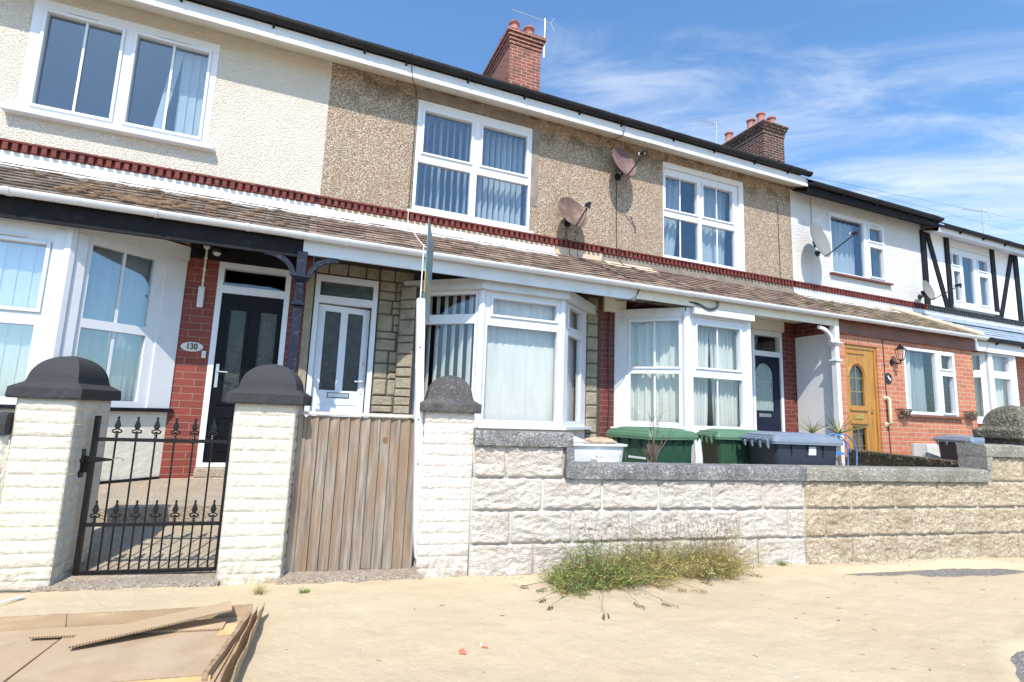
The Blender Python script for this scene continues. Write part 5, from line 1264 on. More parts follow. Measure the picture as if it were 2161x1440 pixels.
for z in (0.16, 0.80): mb = MB(); mb.tube([(U1+0.013, 0, z-0.02), (U1+0.013, 0, z+0.02)], 0.011, 8); mb.box(U1+0.0131, U1+0.05, -0.004, 0.004, z-0.008, z+0.008); part('hinge', mb, iron, gt)

# ------------------------------------------------------------------ wooden gate
wx = (-0.005, 3.79)
wg = thing('wooden_gate', 'weathered feather-edge boarded wooden gate between two pillars', 'gate', (wx[0], wx[1], 0), TH)
random.seed(21)
u = 0.055; nbd = 11; wdt = (0.795-0.05)/nbd
for k in range(nbd):
    a = u+k*wdt; mb = MB(); zb = 0.045+rnd(-0.006, 0.006); lean = 0.0
    jy = rnd(-0.0015, 0.0015); kx = rnd(-0.002, 0.002)
    mb.hexa([(a+kx, 0.003, zb), (a+wdt+0.010, -0.0165+jy, zb), (a+wdt+0.010, 0.0005, zb), (a+kx, 0.008, zb), (a, 0.003, 1.05), (a+wdt+0.010, -0.0165+jy, 1.05), (a+wdt+0.010, 0.0005, 1.05), (a, 0.008, 1.05)])
    part('board', mb, wood_gate, wg)
mb = MB(); mb.box(0.03, 0.825, -0.03, 0.035, 1.055, 1.078); part('top_rail', mb, plain('gate_cap_pale', (0.52, 0.47, 0.43), 0.8, 0.12, 12, bmp=0.002), wg, bevel=0.003)
mb = MB(); mb.box(0.0, 0.034, -0.01, 0.06, 0.0, 1.05); part('gate_post', mb, wood_post, wg, bevel=0.003)
mb = MB(); mb.box(0.036, 0.056, -0.004, 0.02, 0.02, 1.04); part('gate_batten', mb, wood_gate, wg, bevel=0.002)
for z in (0.22, 0.58, 0.92): mb = MB(); mb.box(0.06, 0.80, 0.009, 0.04, z, z+0.07); part('cross_rail', mb, wood_post, wg)

# ------------------------------------------------------------------ sale board leaning on the third pillar
sb = thing('sale_board', 'tall white post carrying teal and yellow boards seen edge-on', 'sign', (0.812, 3.60, 0))
mb = MB(); 
def lean(z): return (0.815-0.045*z, 3.60-0.004*z)
for a, b_ in ((0.10, 0.9), (0.9, 1.85)):
    pass
mb = MB(); (xa, ya_), (xb, yb2) = lean(0.22), lean(1.88)
h_ = 0.026
mb.hexa([(xa-0.004, ya_-h_, 0.13), (xa+0.004, ya_-h_, 0.13), (xa+0.004, ya_+h_, 0.13), (xa-0.004, ya_+h_, 0.13), (xa-h_, ya_-h_, 0.30), (xa+h_, ya_-h_, 0.30), (xa+h_, ya_+h_, 0.30), (xa-h_, ya_+h_, 0.30)])
mb.hexa([(xa-h_, ya_-h_, 0.30), (xa+h_, ya_-h_, 0.30), (xa+h_, ya_+h_, 0.30), (xa-h_, ya_+h_, 0.30), (xb-h_, yb2-h_, 1.90), (xb+h_, yb2-h_, 1.90), (xb+h_, yb2+h_, 1.90), (xb-h_, yb2+h_, 1.90)])
mb.build('post', sign_white, sb)
for z in (0.75, 1.05, 1.55): m2 = MB(); x_, y_ = lean(z); m2.tube([(x_-0.004, y_-h_-0.001, z), (x_-0.004, y_-h_-0.004, z)], 0.006, 8); m2.build('bolt', iron, sb)
# teal panel with a yellow band, running back from the post
def panel(P, ang_, L_, zb, zt, slope, name, mats, bands=None, th=0.006):
    dx, dy = math.sin(ang_), math.cos(ang_); nx, ny = dy, -dx
    mb = MB()
    def box_(z0, z1, m):
        pts = []
        for z in (z0, z1):
            for (l, t_) in ((0, 0), (0, th), (L_, th), (L_, 0)): pts.append((P[0]+dx*l+nx*t_, P[1]+dy*l+ny*t_, z))
        mb.hexa(pts, m)
    if bands:
        for z0, z1, m in bands: box_(z0, z1, m)
    else: box_(zb, zt, 0)
    return mb.build(name, mats, sb)
teal = plain('sign_teal', (0.10, 0.21, 0.24), 0.4, 0.15, 5, dirt=(0.18, 0.28, 0.30), dirt_amt=0.4); yel = plain('sign_yellow', (0.36, 0.30, 0.13), 0.45, 0.1)
ang0 = math.atan2(0.745, 3.58)
panel((0.745, 3.575), ang0+rad(5.2), 0.60, 1.83, 2.50, 0, 'panel', [teal, yel], bands=[(1.83, 1.953, 0), (1.954, 2.12, 1), (2.121, 2.50, 0)])
panel((0.722, 3.575), ang0-rad(0.5), 0.60, 1.40, 2.30, 0, 'panel', [sign_white])

# ------------------------------------------------------------------ wheeled bins
def wheelie(label, loc, rz, body, lid, group='wheeled bins in the front gardens', tilt=0.0, sticker=None, strip_=None):
    """front of the bin faces local -y, hinge and handle at +y"""
    t = thing('wheeled_bin', label, 'wheelie bin', (*loc, 0.0), rz, group)
    H, wt, dt, wb, db = 0.965, 0.285, 0.335, 0.23, 0.255
    mb = MB(); n = 10
    def ring(hx, hy, z, r=0.05, yo=0.0):
        pts = []
        for (cx_, cy_, a0) in ((hx-r, hy-r, 0), (-hx+r, hy-r, 90), (-hx+r, -hy+r, 180), (hx-r, -hy+r, 270)):
            for k in range(5): a = rad(a0+22.5*k); pts.append((cx_+r*math.cos(a), cy_+r*math.sin(a)+yo, z))
        return pts
    rs = [ring(wb, db, 0.06), ring(wb+0.004, db+0.006, 0.09)]
    for k in range(1, 9): f = k/8; rs.append(ring(wb+(wt-0.012-wb)*f, db+(dt-0.012-db)*f, 0.09+(H-0.05-0.09)*f))
    rs += [ring(wt, dt, H-0.045), ring(wt, dt, H-0.004), ring(wt-0.02, dt-0.02, H-0.004)]
    K = len(rs[0]); vs = [p for q in rs for p in q]
    fs = [(i*K+j, i*K+(j+1) % K, (i+1)*K+(j+1) % K, (i+1)*K+j) for i in range(len(rs)-1) for j in range(K)] + [tuple(range(K)), tuple((len(rs)-1)*K+j for j in range(K))]
    mb.add(vs, fs)
    for sx in (-1, 1):
        for yy in (-0.16, 0.0, 0.16): mb.hexa([(sx*(wt-0.012), yy-0.004, H-0.16), (sx*(wt-0.012), yy+0.004, H-0.16), (sx*(wt-0.01), yy+0.004, H-0.16), (sx*(wt-0.01), yy-0.004, H-0.16), (sx*(wt-0.012), yy-0.006, H-0.046), (sx*(wt-0.012), yy+0.006, H-0.046), (sx*(wt+0.012), yy+0.006, H-0.046), (sx*(wt+0.012), yy-0.006, H-0.046)])
    for sx in (-0.14, 0.0, 0.14): mb.hexa([(sx-0.004, -dt+0.01, H-0.15), (sx+0.004, -dt+0.01, H-0.15), (sx+0.004, -dt+0.012, H-0.15), (sx-0.004, -dt+0.012, H-0.15), (sx-0.006, -dt-0.012, H-0.046), (sx+0.006, -dt-0.012, H-0.046), (sx+0.006, -dt+0.012, H-0.046), (sx-0.006, -dt+0.012, H-0.046)])
    part('body', mb, body, t, smooth=False)
    mb = MB()
    lx, ly = wt+0.022, dt+0.022
    rs = [ring(lx, ly, H-0.045, 0.045), ring(lx+0.003, ly+0.003, H-0.02, 0.045), ring(lx-0.006, ly-0.006, H+0.012, 0.045), ring(lx-0.022, ly-0.022, H+0.018, 0.045), ring(lx-0.026, ly-0.026, H+0.036, 0.045), ring(lx-0.07, ly-0.07, H+0.042, 0.05), ring(lx-0.10, ly-0.11, H+0.058, 0.05), ring(lx-0.16, ly-0.18, H+0.063, 0.05), ring(0.03, 0.03, H+0.064, 0.02)]
    vs = [p for q in rs for p in q]
    fs = [(i*K+j, i*K+(j+1) % K, (i+1)*K+(j+1) % K, (i+1)*K+j) for i in range(len(rs)-1) for j in range(K)] + [tuple(range(K)), tuple((len(rs)-1)*K+j for j in range(K))]
    mb.add(vs, fs)
    ld = part('lid', mb, lid, t, smooth=False, bevel=0.003)
    mb = MB(); 
    loop = [(0.10*math.cos(a)*(1.0)+0.0, -0.20+0.035*math.sin(a)) for a in [k*math.pi/12 for k in range(25)]]
    mb.tube([(x_, y_, H+0.054) for x_, y_ in loop], 0.004, 6); part('lid_ridge', mb, lid, ld)
    # hinge bosses and handle
    mb = MB(); mb.tube([(-0.26, dt+0.060, H-0.012), (0.26, dt+0.060, H-0.012)], 0.014, 8); part('handle', mb, lid, t)
    for sx in (-0.215, -0.075, 0.075, 0.215):
        mb = MB(); mb.prism([(dt+0.0, H-0.04), (dt+0.0, H-0.004), (dt+0.075, H+0.006), (dt+0.082, H-0.020), (dt+0.05, H-0.055), (dt+0.030, H-0.10)], sx-0.010, sx+0.010, axis='x'); part('hinge_lug', mb, lid, t)
    for sx in (-1, 1):
        mb = MB(); mb.lathe([(0.02, sx*(wb+0.02)), (0.095, sx*(wb+0.02)), (0.10, sx*(wb+0.03)), (0.10, sx*(wb+0.05)), (0.095, sx*(wb+0.06)), (0.02, sx*(wb+0.06))], (0, db-0.02, 0.10), 16, axis='x'); part('wheel', mb, black_pl, t)
    if sticker:
        mb = MB(); sx, yy, z = sticker; xx = sx*(wt-0.012-(wt-0.012-wb)*((H-0.05-z)/(H-0.14)))
        mb.hexa([(xx+sx*0.001, yy-0.045, z-0.04), (xx+sx*0.004, yy-0.045, z-0.04), (xx+sx*0.004, yy+0.045, z-0.04), (xx+sx*0.001, yy+0.045, z-0.04), (xx+sx*0.006, yy-0.045, z+0.04), (xx+sx*0.009, yy-0.045, z+0.04), (xx+sx*0.009, yy+0.045, z+0.04), (xx+sx*0.006, yy+0.045, z+0.04)]); part('sticker', mb, ceramic, t)
    if strip_:
        mb = MB(); yy, z = strip_; o_ = wb+0.03
        f = (z-0.09)/(H-0.14); yv = -(db+(dt-0.012-db)*f)-0.001
        mb.box(-0.02, 0.20, yv-0.002, yv, z-0.010, z+0.010); part('lettering_strip', mb, pale_pl, t)
    return t
# local -y (front) and sides turned as the photograph shows
def place(pc, deg_, sx, sy, H=0):
    """centre of a bin whose corner (sx,sy in local half sizes) stands at pc"""
    a = rad(deg_); x_, y_ = sx*0.285, sy*0.335
    return (pc[0]-(x_*math.cos(a)-y_*math.sin(a)), pc[1]-(x_*math.sin(a)+y_*math.cos(a)))
wheelie('green wheelie bin next to the dumped basin, with the twiggy shrub before it', place((3.05, 4.02), -78, 1, -1), rad(-78), bin_green, lid_green, strip_=(0, 0.74))
wheelie('green wheelie bin squeezed between the other green bin and the grey one', place((4.20, 4.40), 68, -1, 1), rad(68), bin_green, lid_green)
wheelie('dark grey wheelie bin with pale blue-grey lid and white sticker behind the wall', place((4.27, 3.72), 72, -1, 1), rad(72), bin_grey, lid_grey, sticker=(-1, -0.04, 0.86))
wheelie('black wheelie bin by the orange brick porch at the far right', (10.02, 5.02), rad(80), bin_grey, lid_grey)
wheelie('green-lidded wheelie bin half hidden behind the far right black bin', (10.75, 5.12), rad(84), bin_green, lid_green)

# ------------------------------------------------------------------ satellite dishes
def dish(label, wall_pt, centre, normal, rx, rz, mat, arm_len=0.33, lnb_drop=0.0, black_lnb=True):
    """wall_pt on the facade; centre of the dish; normal = facing direction"""
    t = thing('satellite_dish', label, 'satellite dish', wall_pt, 0, 'satellite dishes on the facades')
    nrm = Vector(normal).normalized(); sx_ = Vector((0, 0, 1)).cross(nrm).normalized(); up = nrm.cross(sx_).normalized(); c = Vector(centre)
    mb = MB()
    n, m_ = 32, 8
    def P(r, a, off):
        d_ = -0.055*(1-r*r)+off
        return c + sx_*(rx*r*math.cos(a)) + up*(rz*r*math.sin(a)) + nrm*d_
    vs = []
    for off in (0.0, -0.007):
        for i in range(m_+1):
            for j in range(n): vs.append(tuple(P(max(i/m_, 0.001), 2*math.pi*j/n, off)))
    fs = []
    for s_ in (0, 1):
        b0 = s_*(m_+1)*n
        fs += [(b0+i*n+j, b0+i*n+(j+1) % n, b0+(i+1)*n+(j+1) % n, b0+(i+1)*n+j) for i in range(m_) for j in range(n)]
    fs += [(m_*n+j, m_*n+(j+1) % n, (2*m_+1)*n+(j+1) % n, (2*m_+1)*n+j) for j in range(n)]
    mb.add(vs, fs); mb.build('reflector', mat, t, smooth=False)
    bot = c - up*rz*0.92 + nrm*0.0
    tip = c - up*rz*0.55 + nrm*arm_len + up*0.0
    mb = MB(); mb.tube([bot-nrm*0.03, bot+nrm*0.04, tip], [0.011, 0.010, 0.009], 8); mb.build('arm', black_pl, t)
    hd = tip + up*0.02
    aim = (c - hd).normalized()
    mb = MB(); mb.tube([hd-aim*0.05, hd-aim*0.03, hd+aim*0.015, hd+aim*0.02, hd+aim*0.055], [0.020, 0.026, 0.026, 0.018, 0.018], 10); mb.tube([hd-aim*0.02, hd-aim*0.02-up*0.06], 0.017, 8); mb.build('receiver_head', black_pl, t)
    mb = MB(); mb.tube([hd+aim*0.055, hd+aim*0.075], 0.022, 10); mb.build('receiver_cap', ceramic, t)
    w0 = Vector(wall_pt)
    mb = MB(); mb.tube([w0+Vector((0, -0.002, 0)), w0+Vector((0, -0.02, 0))], 0.055, 10); mb.tube([w0+Vector((0, -0.01, 0)), Vector((w0.x, min((c-nrm*0.12).y, w0.y-0.05), w0.z)), c-nrm*0.08-up*0.03], 0.016, 8); kk = c-nrm*0.115-up*0.02; mb.tube([kk-up*0.06, kk+up*0.05], 0.028, 8)
    mb.build('bracket', black_pl, t)
    return hd
hd1 = dish('faded reddish satellite dish on the pebbledash, upper of the two', (4.16, 6.30, 4.72), (4.12, 6.06, 4.86), (0.20, -1.0, 0.34), 0.235, 0.265, dish_pink, 0.34)
hd2 = dish('rust-stained mottled satellite dish on the pebbledash, lower of the two', (3.32, 6.30, 3.84), (3.28, 6.06, 3.925), (0.16, -1.0, 0.38), 0.245, 0.25, dish_mott, 0.30)
hd3 = dish('large grey satellite dish on the white roughcast wall', (8.42, 6.30, 4.18), (8.13, 6.00, 4.30), (0.16, -1.0, 0.26), 0.28, 0.34, dish_grey, 0.52)
hd4 = dish('small pale grey satellite dish by the black corner timber', (11.30, 6.30, 3.72), (11.12, 6.02, 3.78), (0.12, -1.0, 0.24), 0.21, 0.21, dish_grey, 0.45)

# ------------------------------------------------------------------ cables
def cable(label, pts, r=0.004, mat=None, group=None):
    mb = MB(); k = []
    P_ = [Vector(p) for p in pts]
    for i in range(len(P_)-1):            # Catmull-Rom for easy curves
        p0, p1, p2, p3 = P_[max(i-1, 0)], P_[i], P_[i+1], P_[min(i+2, len(P_)-1)]
        for s_ in range(6):
            t_ = s_/6; k.append(0.5*((2*p1)+(-p0+p2)*t_+(2*p0-5*p1+4*p2-p3)*t_*t_+(-p0+3*p1-3*p2+p3)*t_**3))
    k.append(P_[-1]); mb.tube(k, r, 6)
    o = mb.build('cable', mat or cable_m, None); low = min(P_, key=lambda p: p.z); rebase(o, low); props(o, label, 'cable', group); return o
def rfp(x, t_, h=0.02): return (x, PB[0]+(PT[0]-PB[0])*t_, PB[1]+(PT[1]-PB[1])*t_+h)
W_ = YF-0.012
cable('black cable hanging from the upper reddish dish down over the porch tiles', [(4.02, 5.93, 5.36), (4.02, 5.97, 5.2), (3.98, W_, 5.24), (4.10, W_, 5.10), (4.13, W_, 4.7), (4.14, W_, 4.2), (4.15, W_, 3.62), (4.15, W_-0.07, 3.57), (4.18, W_-0.075, 3.46), rfp(4.2, 0.98), rfp(4.35, 0.8), rfp(4.6, 0.5), rfp(4.9, 0.12), (4.98, 5.36, 2.86)], 0.006)
cable('thin black cable dropping from the lower stained dish to the porch roof', [tuple(hd2), (hd2.x+0.01, hd2.y+0.1, 3.75), (3.42, W_-0.05, 3.62), (3.45, W_-0.08, 3.5), rfp(3.46, 0.95), rfp(3.62, 0.65), rfp(3.82, 0.3), rfp(3.86, 0.1)], 0.004)
cable('second black cable from the lower stained dish onto the tiles', [(3.30, W_, 3.86), (3.30, W_, 3.62), (3.31, W_-0.075, 3.56), (3.32, W_-0.075, 3.46), rfp(3.34, 0.98), rfp(3.45, 0.8), rfp(3.80, 0.33), rfp(3.90, 0.15)], 0.005)
cable('vertical hairline cable near the right edge of the pebbledash', [(7.42, W_, 4.98), (7.47, W_, 4.9), (7.47, W_, 4.3), (7.48, W_, 3.6)], 0.004)
cable('white cable beside the sale board from the window sill over the tiles', [(1.04, W_, 3.62), (1.04, W_-0.07, 3.56), (1.05, W_-0.07, 3.4), rfp(1.10, 0.7), rfp(1.12, 0.3), rfp(1.18, 0.02), (1.19, 5.36, 2.84), (1.17, 5.47, 2.72)], 0.006, cable_w)
cable('thin black cable in front of the soffit left of the white-framed window', [(0.90, 5.90, 5.47), (0.92, 5.97, 5.33), (0.95, 6.0, 5.18), (1.05, W_, 5.2), (1.06, W_, 4.6), (1.05, W_, 3.62)], 0.005)
for k_ in range(4):
    cable('black cable bundle looped along the head of the curtained bay', [(4.20, 5.98, 2.64), (4.32, 5.90, 2.70+0.004*k_), (4.60, 5.62, 2.72+0.004*k_), (4.90, 5.50, 2.72-0.006*k_), (5.12, 5.48, 2.66-0.013*k_), (5.25+0.012*k_, 5.47, 2.69), (5.24+0.015*k_, 5.47, 2.80)], 0.0035, group='looped cable bundle under the porch gutter')
for k_ in range(2):
    cable('pair of black cables curling out below the porch gutter between the bays', [(3.62, 5.52, 2.60), (3.75, 5.49, 2.61-0.01*k_), (3.90, 5.47, 2.66), (3.95+0.02*k_, 5.47, 2.78)], 0.005, group='cable pair between the bays')
cable('black cable down the deep red brick between the bays', [(4.03, W_-0.01, 2.62), (4.02, W_-0.01, 2.0), (4.04, W_-0.01, 1.3), (4.0, W_-0.01, 0.8)], 0.009)
cable('black cable on the white roughcast above the big grey dish', [(8.30, W_, 5.22), (8.30, W_, 4.8), (8.30, W_, 4.5)], 0.004)
cable('black cable running down the orange brick beside the oak door', [(8.95, YP-0.012, 2.56), (8.96, YP-0.012, 2.0), (8.97, YP-0.012, 1.2), (8.99, YP-0.012, 0.4)], 0.006)
cable('black cable drooping from the hip end of the porch roof', [(11.35, 5.50, 2.58), (11.55, 5.48, 2.56), (11.75, 5.50, 2.60), (11.85, 5.52, 2.72)], 0.005)
cable('upper faint overhead wire crossing the sky at right', [(7.6, 6.1, 5.46), (30, 10, 9.35), (60, 15, 14.6)], 0.0025)
cable('lower faint overhead wire crossing the sky at right', [(8.9, 5.9, 5.36), (30, 9.4, 8.15), (60, 14, 12.2)], 0.0025)

# ------------------------------------------------------------------ aerials
def aerial(label, base, height, boom_dir, boom, n, el=0.28, fork=False, r=0.012):
    t = thing('tv_aerial', label, 'aerial', base, 0, 'television aerials on the roofs')
    b = Vector(base); top = b+Vector((0, 0, height)); d = Vector(boom_dir).normalized(); s_ = d.cross(Vector((0, 0, 1))).normalized()
    mb = MB(); mb.tube([b, top], r, 6); mb.build('mast', alu, t)
    mb = MB(); mb.tube([top-Vector((0, 0, 0.06))-d*0.15, top-Vector((0, 0, 0.06))+d*boom], r*0.8, 6); mb.build('boom', alu, t)
    for k in range(n):
        c = top-Vector((0, 0, 0.06))+d*(boom*(k+0.5)/n); e_ = el*(1-0.35*k/n)
        mb = MB(); mb.tube([c-s_*e_/2, c+s_*e_/2], r*0.35, 5); mb.build('element', alu, t)
    for q in (-1, 1):
        mb = MB(); c = top-Vector((0, 0, 0.06))-d*0.13; mb.tube([c, c-d*0.10+Vector((0, 0, q*0.16))], r*0.6, 5); mb.build('reflector_arm', alu, t)
    return t
aerial('long thin aerial lashed to the nearer red brick chimney', (4.31, 9.46, 8.9), 0.95, (-0.98, 0.05, 0.06), 0.78, 5, 0.20, r=0.010)
aerial('pale aerial on a ridge mast left of the sooty chimney', (10.12, 10.42, 8.5), 0.92, (-0.95, 0.2, 0.10), 0.55, 8, 0.30, r=0.012)
aerial('distant aerial mast above the timbered house', (16.6, 7.6, 5.9), 1.15, (-0.9, 0.4, 0.10), 0.5, 5, 0.25, r=0.010)

# ------------------------------------------------------------------ things on the enclosed brick porch
plaque('number_plaque', 'round black number plaque with a small white figure on the orange brick', 9.05, 1.92, 0.085, 0.095, black_pl, None, y=YP)
np_ = [o for o in C.objects if o.name.startswith('number_plaque')][0]
mb = MB(); mb.prism([(-0.045, 0.035), (-0.02, 0.05), (0.0, 0.02), (0.035, 0.0), (0.05, -0.03), (0.03, -0.035), (0.0, -0.02), (-0.02, 0.0)], -0.0125, -0.016, axis='y'); mb.build('white_figure', ceramic, np_, world=False)
mb = MB(FP); mb.lathe([(0.001, 0), (0.02, 0.0), (0.035, 0.02), (0.04, 0.05)], (9.05, 0.0, 0), 4) if False else None
lt = thing('wall_lantern', 'black carriage lantern on the orange brick beside the window', 'lantern', (9.18, YP, 2.2))
mb = MB(FP); mb.lathe([(0.001, 0.0), (0.05, 0.0), (0.055, 0.01), (0.03, 0.02)], (9.16, 0.002, 2.20), 12, axis='y'); mb.tube([(9.16, 0.02, 2.20), (9.17, 0.08, 2.17), (9.18, 0.13, 2.18), (9.18, 0.14, 2.215)], 0.010, 6); mb.build('bracket', iron, lt)
mb = MB(FP); cx_, cd_ = 9.18, 0.14
mb.lathe([(0.02, 2.215), (0.045, 2.225), (0.048, 2.235)], (cx_, cd_, 0), 6); mb.lathe([(0.088, 2.40), (0.07, 2.42), (0.035, 2.455), (0.012, 2.475), (0.018, 2.485), (0.002, 2.50)], (cx_, cd_, 0), 6)
for k in range(6): a = 2*math.pi*k/6; mb.tube([(cx_+0.046*math.cos(a), cd_+0.046*math.sin(a), 2.235), (cx_+0.076*math.cos(a), cd_+0.076*math.sin(a), 2.40)], 0.004, 4)
mb.build('lantern_frame', iron, lt)
mb = MB(FP); mb.lathe([(0.042, 2.236), (0.071, 2.399)], (cx_, cd_, 0), 6); mb.build('lantern_glass', glass_m, lt)
gr_ = thing('grab_rail', 'cream plastic grab rail fixed upright beside the oak door', 'grab rail', (8.93, YP, 1.15))
mb = MB(FP); mb.tube([(8.93, 0.0, 1.59), (8.93, 0.06, 1.59), (8.93, 0.075, 1.57), (8.93, 0.075, 1.18), (8.93, 0.06, 1.16), (8.93, 0.0, 1.16)], 0.020, 10); mb.build('rail', cream_pl, gr_, smooth=True)
for z in (1.59, 1.16): mb = MB(FP); mb.tube([(8.93, 0.001, z), (8.93, 0.014, z)], 0.038, 12); mb.build('mounting', cream_pl, gr_)
mb = MB(FP); mb.box(9.52, 9.87, 0.001, 0.05, 0.60, 0.86)
mtb = thing('meter_box', 'grey and white meter box low on the orange brick', 'meter box', (9.87, YP, 0.60)); mb.build('meter_cover', plain('meter_grey', (0.45, 0.45, 0.44), 0.6, 0.12, 8), mtb, bevel=0.004)
mb = MB(FP); mb.box(9.875, 10.25, 0.001, 0.052, 0.60, 0.86); mb.build('meter_cover', plain('meter_white', (0.72, 0.73, 0.74), 0.6, 0.08, 8), mtb, bevel=0.004)
dead = plain('dead_foliage', (0.16, 0.10, 0.065), 0.9, 0.5, 30); dead2 = plain('pale_dead_foliage', (0.50, 0.42, 0.34), 0.9, 0.4, 30)
def basket(label, x, z, seed):
    random.seed(seed)
    t = thing('wall_basket', label, 'hanging basket', (x, YP, z-0.12), 0, 'wall baskets on the brick porch')
    mb = MB(FP)
    mb.tube([(x-0.15, 0.005, z), (x-0.13, 0.09, z), (x, 0.15, z), (x+0.13, 0.09, z), (x+0.15, 0.005, z), (x-0.15, 0.005, z)], 0.004, 5)
    for k in range(7):
        a = math.pi*(k+0.5)/7; mb.tube([(x+0.15*math.cos(a), 0.15*math.sin(a), z), (x+0.10*math.cos(a), 0.11*math.sin(a), z-0.09), (x, 0.01, z-0.15)], 0.003, 4)
    mb.build('wire_frame', iron, t)
    mb = MB(FP)
    for k in range(420):
        a = rnd(0, math.pi); r_ = rnd(0.0, 0.14); p = Vector((x+r_*math.cos(a), 0.02+r_*math.sin(a)*0.9, z-0.14+rnd(0, 0.15)*(1-0.2*r_/0.14))); q = Vector((rnd(-1, 1), rnd(-1, 1), rnd(-1, 1.2)))*0.022
        s_ = Vector((rnd(-1, 1), rnd(-1, 1), rnd(-1, 1)))*0.008
        mb.add([tuple(p-q), tuple(p+s_), tuple(p+q), tuple(p-s_)], [(0, 1, 2, 3)], 0 if rnd(0, 1) < 0.8 else 1)
    o = mb.build('foliage', [dead, dead2], t)
basket('wall basket of withered plants left of the brick porch window', 9.32, 1.42, 3)
basket('wall basket of withered plants at the right end of the brick porch', 11.18, 1.44, 4)

# ------------------------------------------------------------------ plants
def pal(name, cs, rough=0.8):
    return [plain(name+'_'+n_, c, rough, 0.25, 25) for n_, c in cs]
weed_m = pal('weed', (('green', (0.14, 0.19, 0.05)), ('yellow', (0.38, 0.31, 0.09)), ('brown', (0.26, 0.15, 0.07)), ('dark', (0.07, 0.10, 0.03)), ('pale', (0.50, 0.43, 0.24)), ('fresh', (0.21, 0.32, 0.06))))
def blade(mb, p, d, L_, w_, m, droop=0.4, seg=4):
    p = Vector(p); d = Vector(d).normalized(); side = d.cross(Vector((rnd(-1, 1), rnd(-1, 1), 0.2))).normalized()*w_
    vs = []; q = p.copy(); dd = d.copy()
    for k in range(seg+1):
        f = 1-k/seg*0.85; vs += [tuple(q-side*f), tuple(q+side*f)]
        dd = (dd+Vector((0, 0, -droop/seg))).normalized(); q = q+dd*L_/seg
        if q.z < 0.012: q.z = 0.012
    mb.add(vs, [(2*k, 2*k+1, 2*k+3, 2*k+2) for k in range(seg)], m); return q
random.seed(77)
def seedhead(mb, q, dd, m, n=9, s=0.007, L_=0.035):
    for k in range(n):
        c = q - dd*L_*(k/n) + Vector((rnd(-1, 1), rnd(-1, 1), rnd(-1, 1)))*0.005
        a = Vector((rnd(-1, 1), rnd(-1, 1), rnd(-1, 1))).normalized()*s*0.6; b_ = a.cross(Vector((0.3, 0.5, 0.8))).normalized()*s*0.6
        mb.add([tuple(c-a), tuple(c+b_), tuple(c+a), tuple(c-b_)], [(0, 1, 2, 3)], m)
mb = MB()
def wallY(x): return P0[1]+(x-P0[0])*math.tan(TH)
clumps = []
for k in range(48):
    x = rnd(1.88, 2.98); t_ = (x-1.75)/1.4
    out = rnd(0.02, 0.30) if x < 2.35 else rnd(0.02, 0.16)
    clumps.append((x, wallY(x)-out-0.02, t_))
clumps += [(1.76+rnd(-0.08, 0.12), wallY(1.7)-rnd(0.16, 0.38), 0.0) for _ in range(10)] + [(rnd(2.88, 3.0), wallY(2.94)-rnd(0.03, 0.12), 0.95) for _ in range(9)]
for (cx_, cy_, t_) in clumps:
    dens_ = random.choice((25, 40, 60, 85)); crad = rnd(0.05, 0.12)
    hgt = rnd(0.20, 0.50)*(1.2 if 0.15 < t_ < 0.5 or t_ > 0.85 else 0.8)*(0.55 if cy_ < wallY(cx_)-0.2 else 1.0)
    for b_ in range(dens_):
        a = rnd(0, 2*math.pi); sp_ = rnd(0, 1)**0.6*1.1; r_ = rnd(0, crad)
        g_ = rnd(0, 1)
        if t_ < 0.35: m_ = 0 if g_ < 0.40 else (5 if g_ < 0.56 else (3 if g_ < 0.76 else (1 if g_ < 0.9 else 2)))
        else: m_ = 1 if g_ < 0.50 else (2 if g_ < 0.68 else (0 if g_ < 0.80 else (3 if g_ < 0.9 else 4)))
        p = (cx_+r_*math.cos(a), cy_+r_*math.sin(a), sand_h(cx_, cy_)-0.002)
        d = Vector((sp_*math.cos(a), sp_*math.sin(a), 0.9-0.35*sp_))
        Lb = hgt*rnd(0.45, 1.15)
        # side leaflets along the stalk make the mass bushy
        q0 = Vector(p); dn = d.normalized()
        for s_ in range(9):
            o_ = q0+dn*Lb*rnd(0.1, 0.95)*0.85; o_.z = max(o_.z-0.25*Lb*rnd(0, 0.5), 0.01); o_ += Vector((rnd(-.012, .012), rnd(-.012, .012), 0))
            l2 = Vector((rnd(-1, 1), rnd(-1, 1), rnd(-0.3, 0.9)))
            blade(mb, o_, l2, rnd(0.008, 0.024), rnd(0.0015, 0.0040), m_ if rnd(0, 1) < 0.75 else random.choice((0, 1, 2, 3, 4)), 0.2, 2)
        blade(mb, p, d, Lb, rnd(0.0007, 0.0016), m_, rnd(0.1, 0.7), 4)
    for b_ in range(5):
        a = rnd(-2.8, -0.3); p = Vector((cx_, cy_, 0.0)); d = Vector((0.45*math.cos(a)+rnd(-0.2, 0.2), 0.3*math.sin(a), 1))
        q = blade(mb, p, d, rnd(0.20, 0.37) if t_ > 0.1 else rnd(0.1, 0.2), 0.0007, 2 if rnd(0, 1) < 0.6 else 1, 0.15, 4); seedhead(mb, q, Vector((0, 0, 1)), 2 if rnd(0, 1) < 0.7 else 4, 10, 0.006, 0.05)
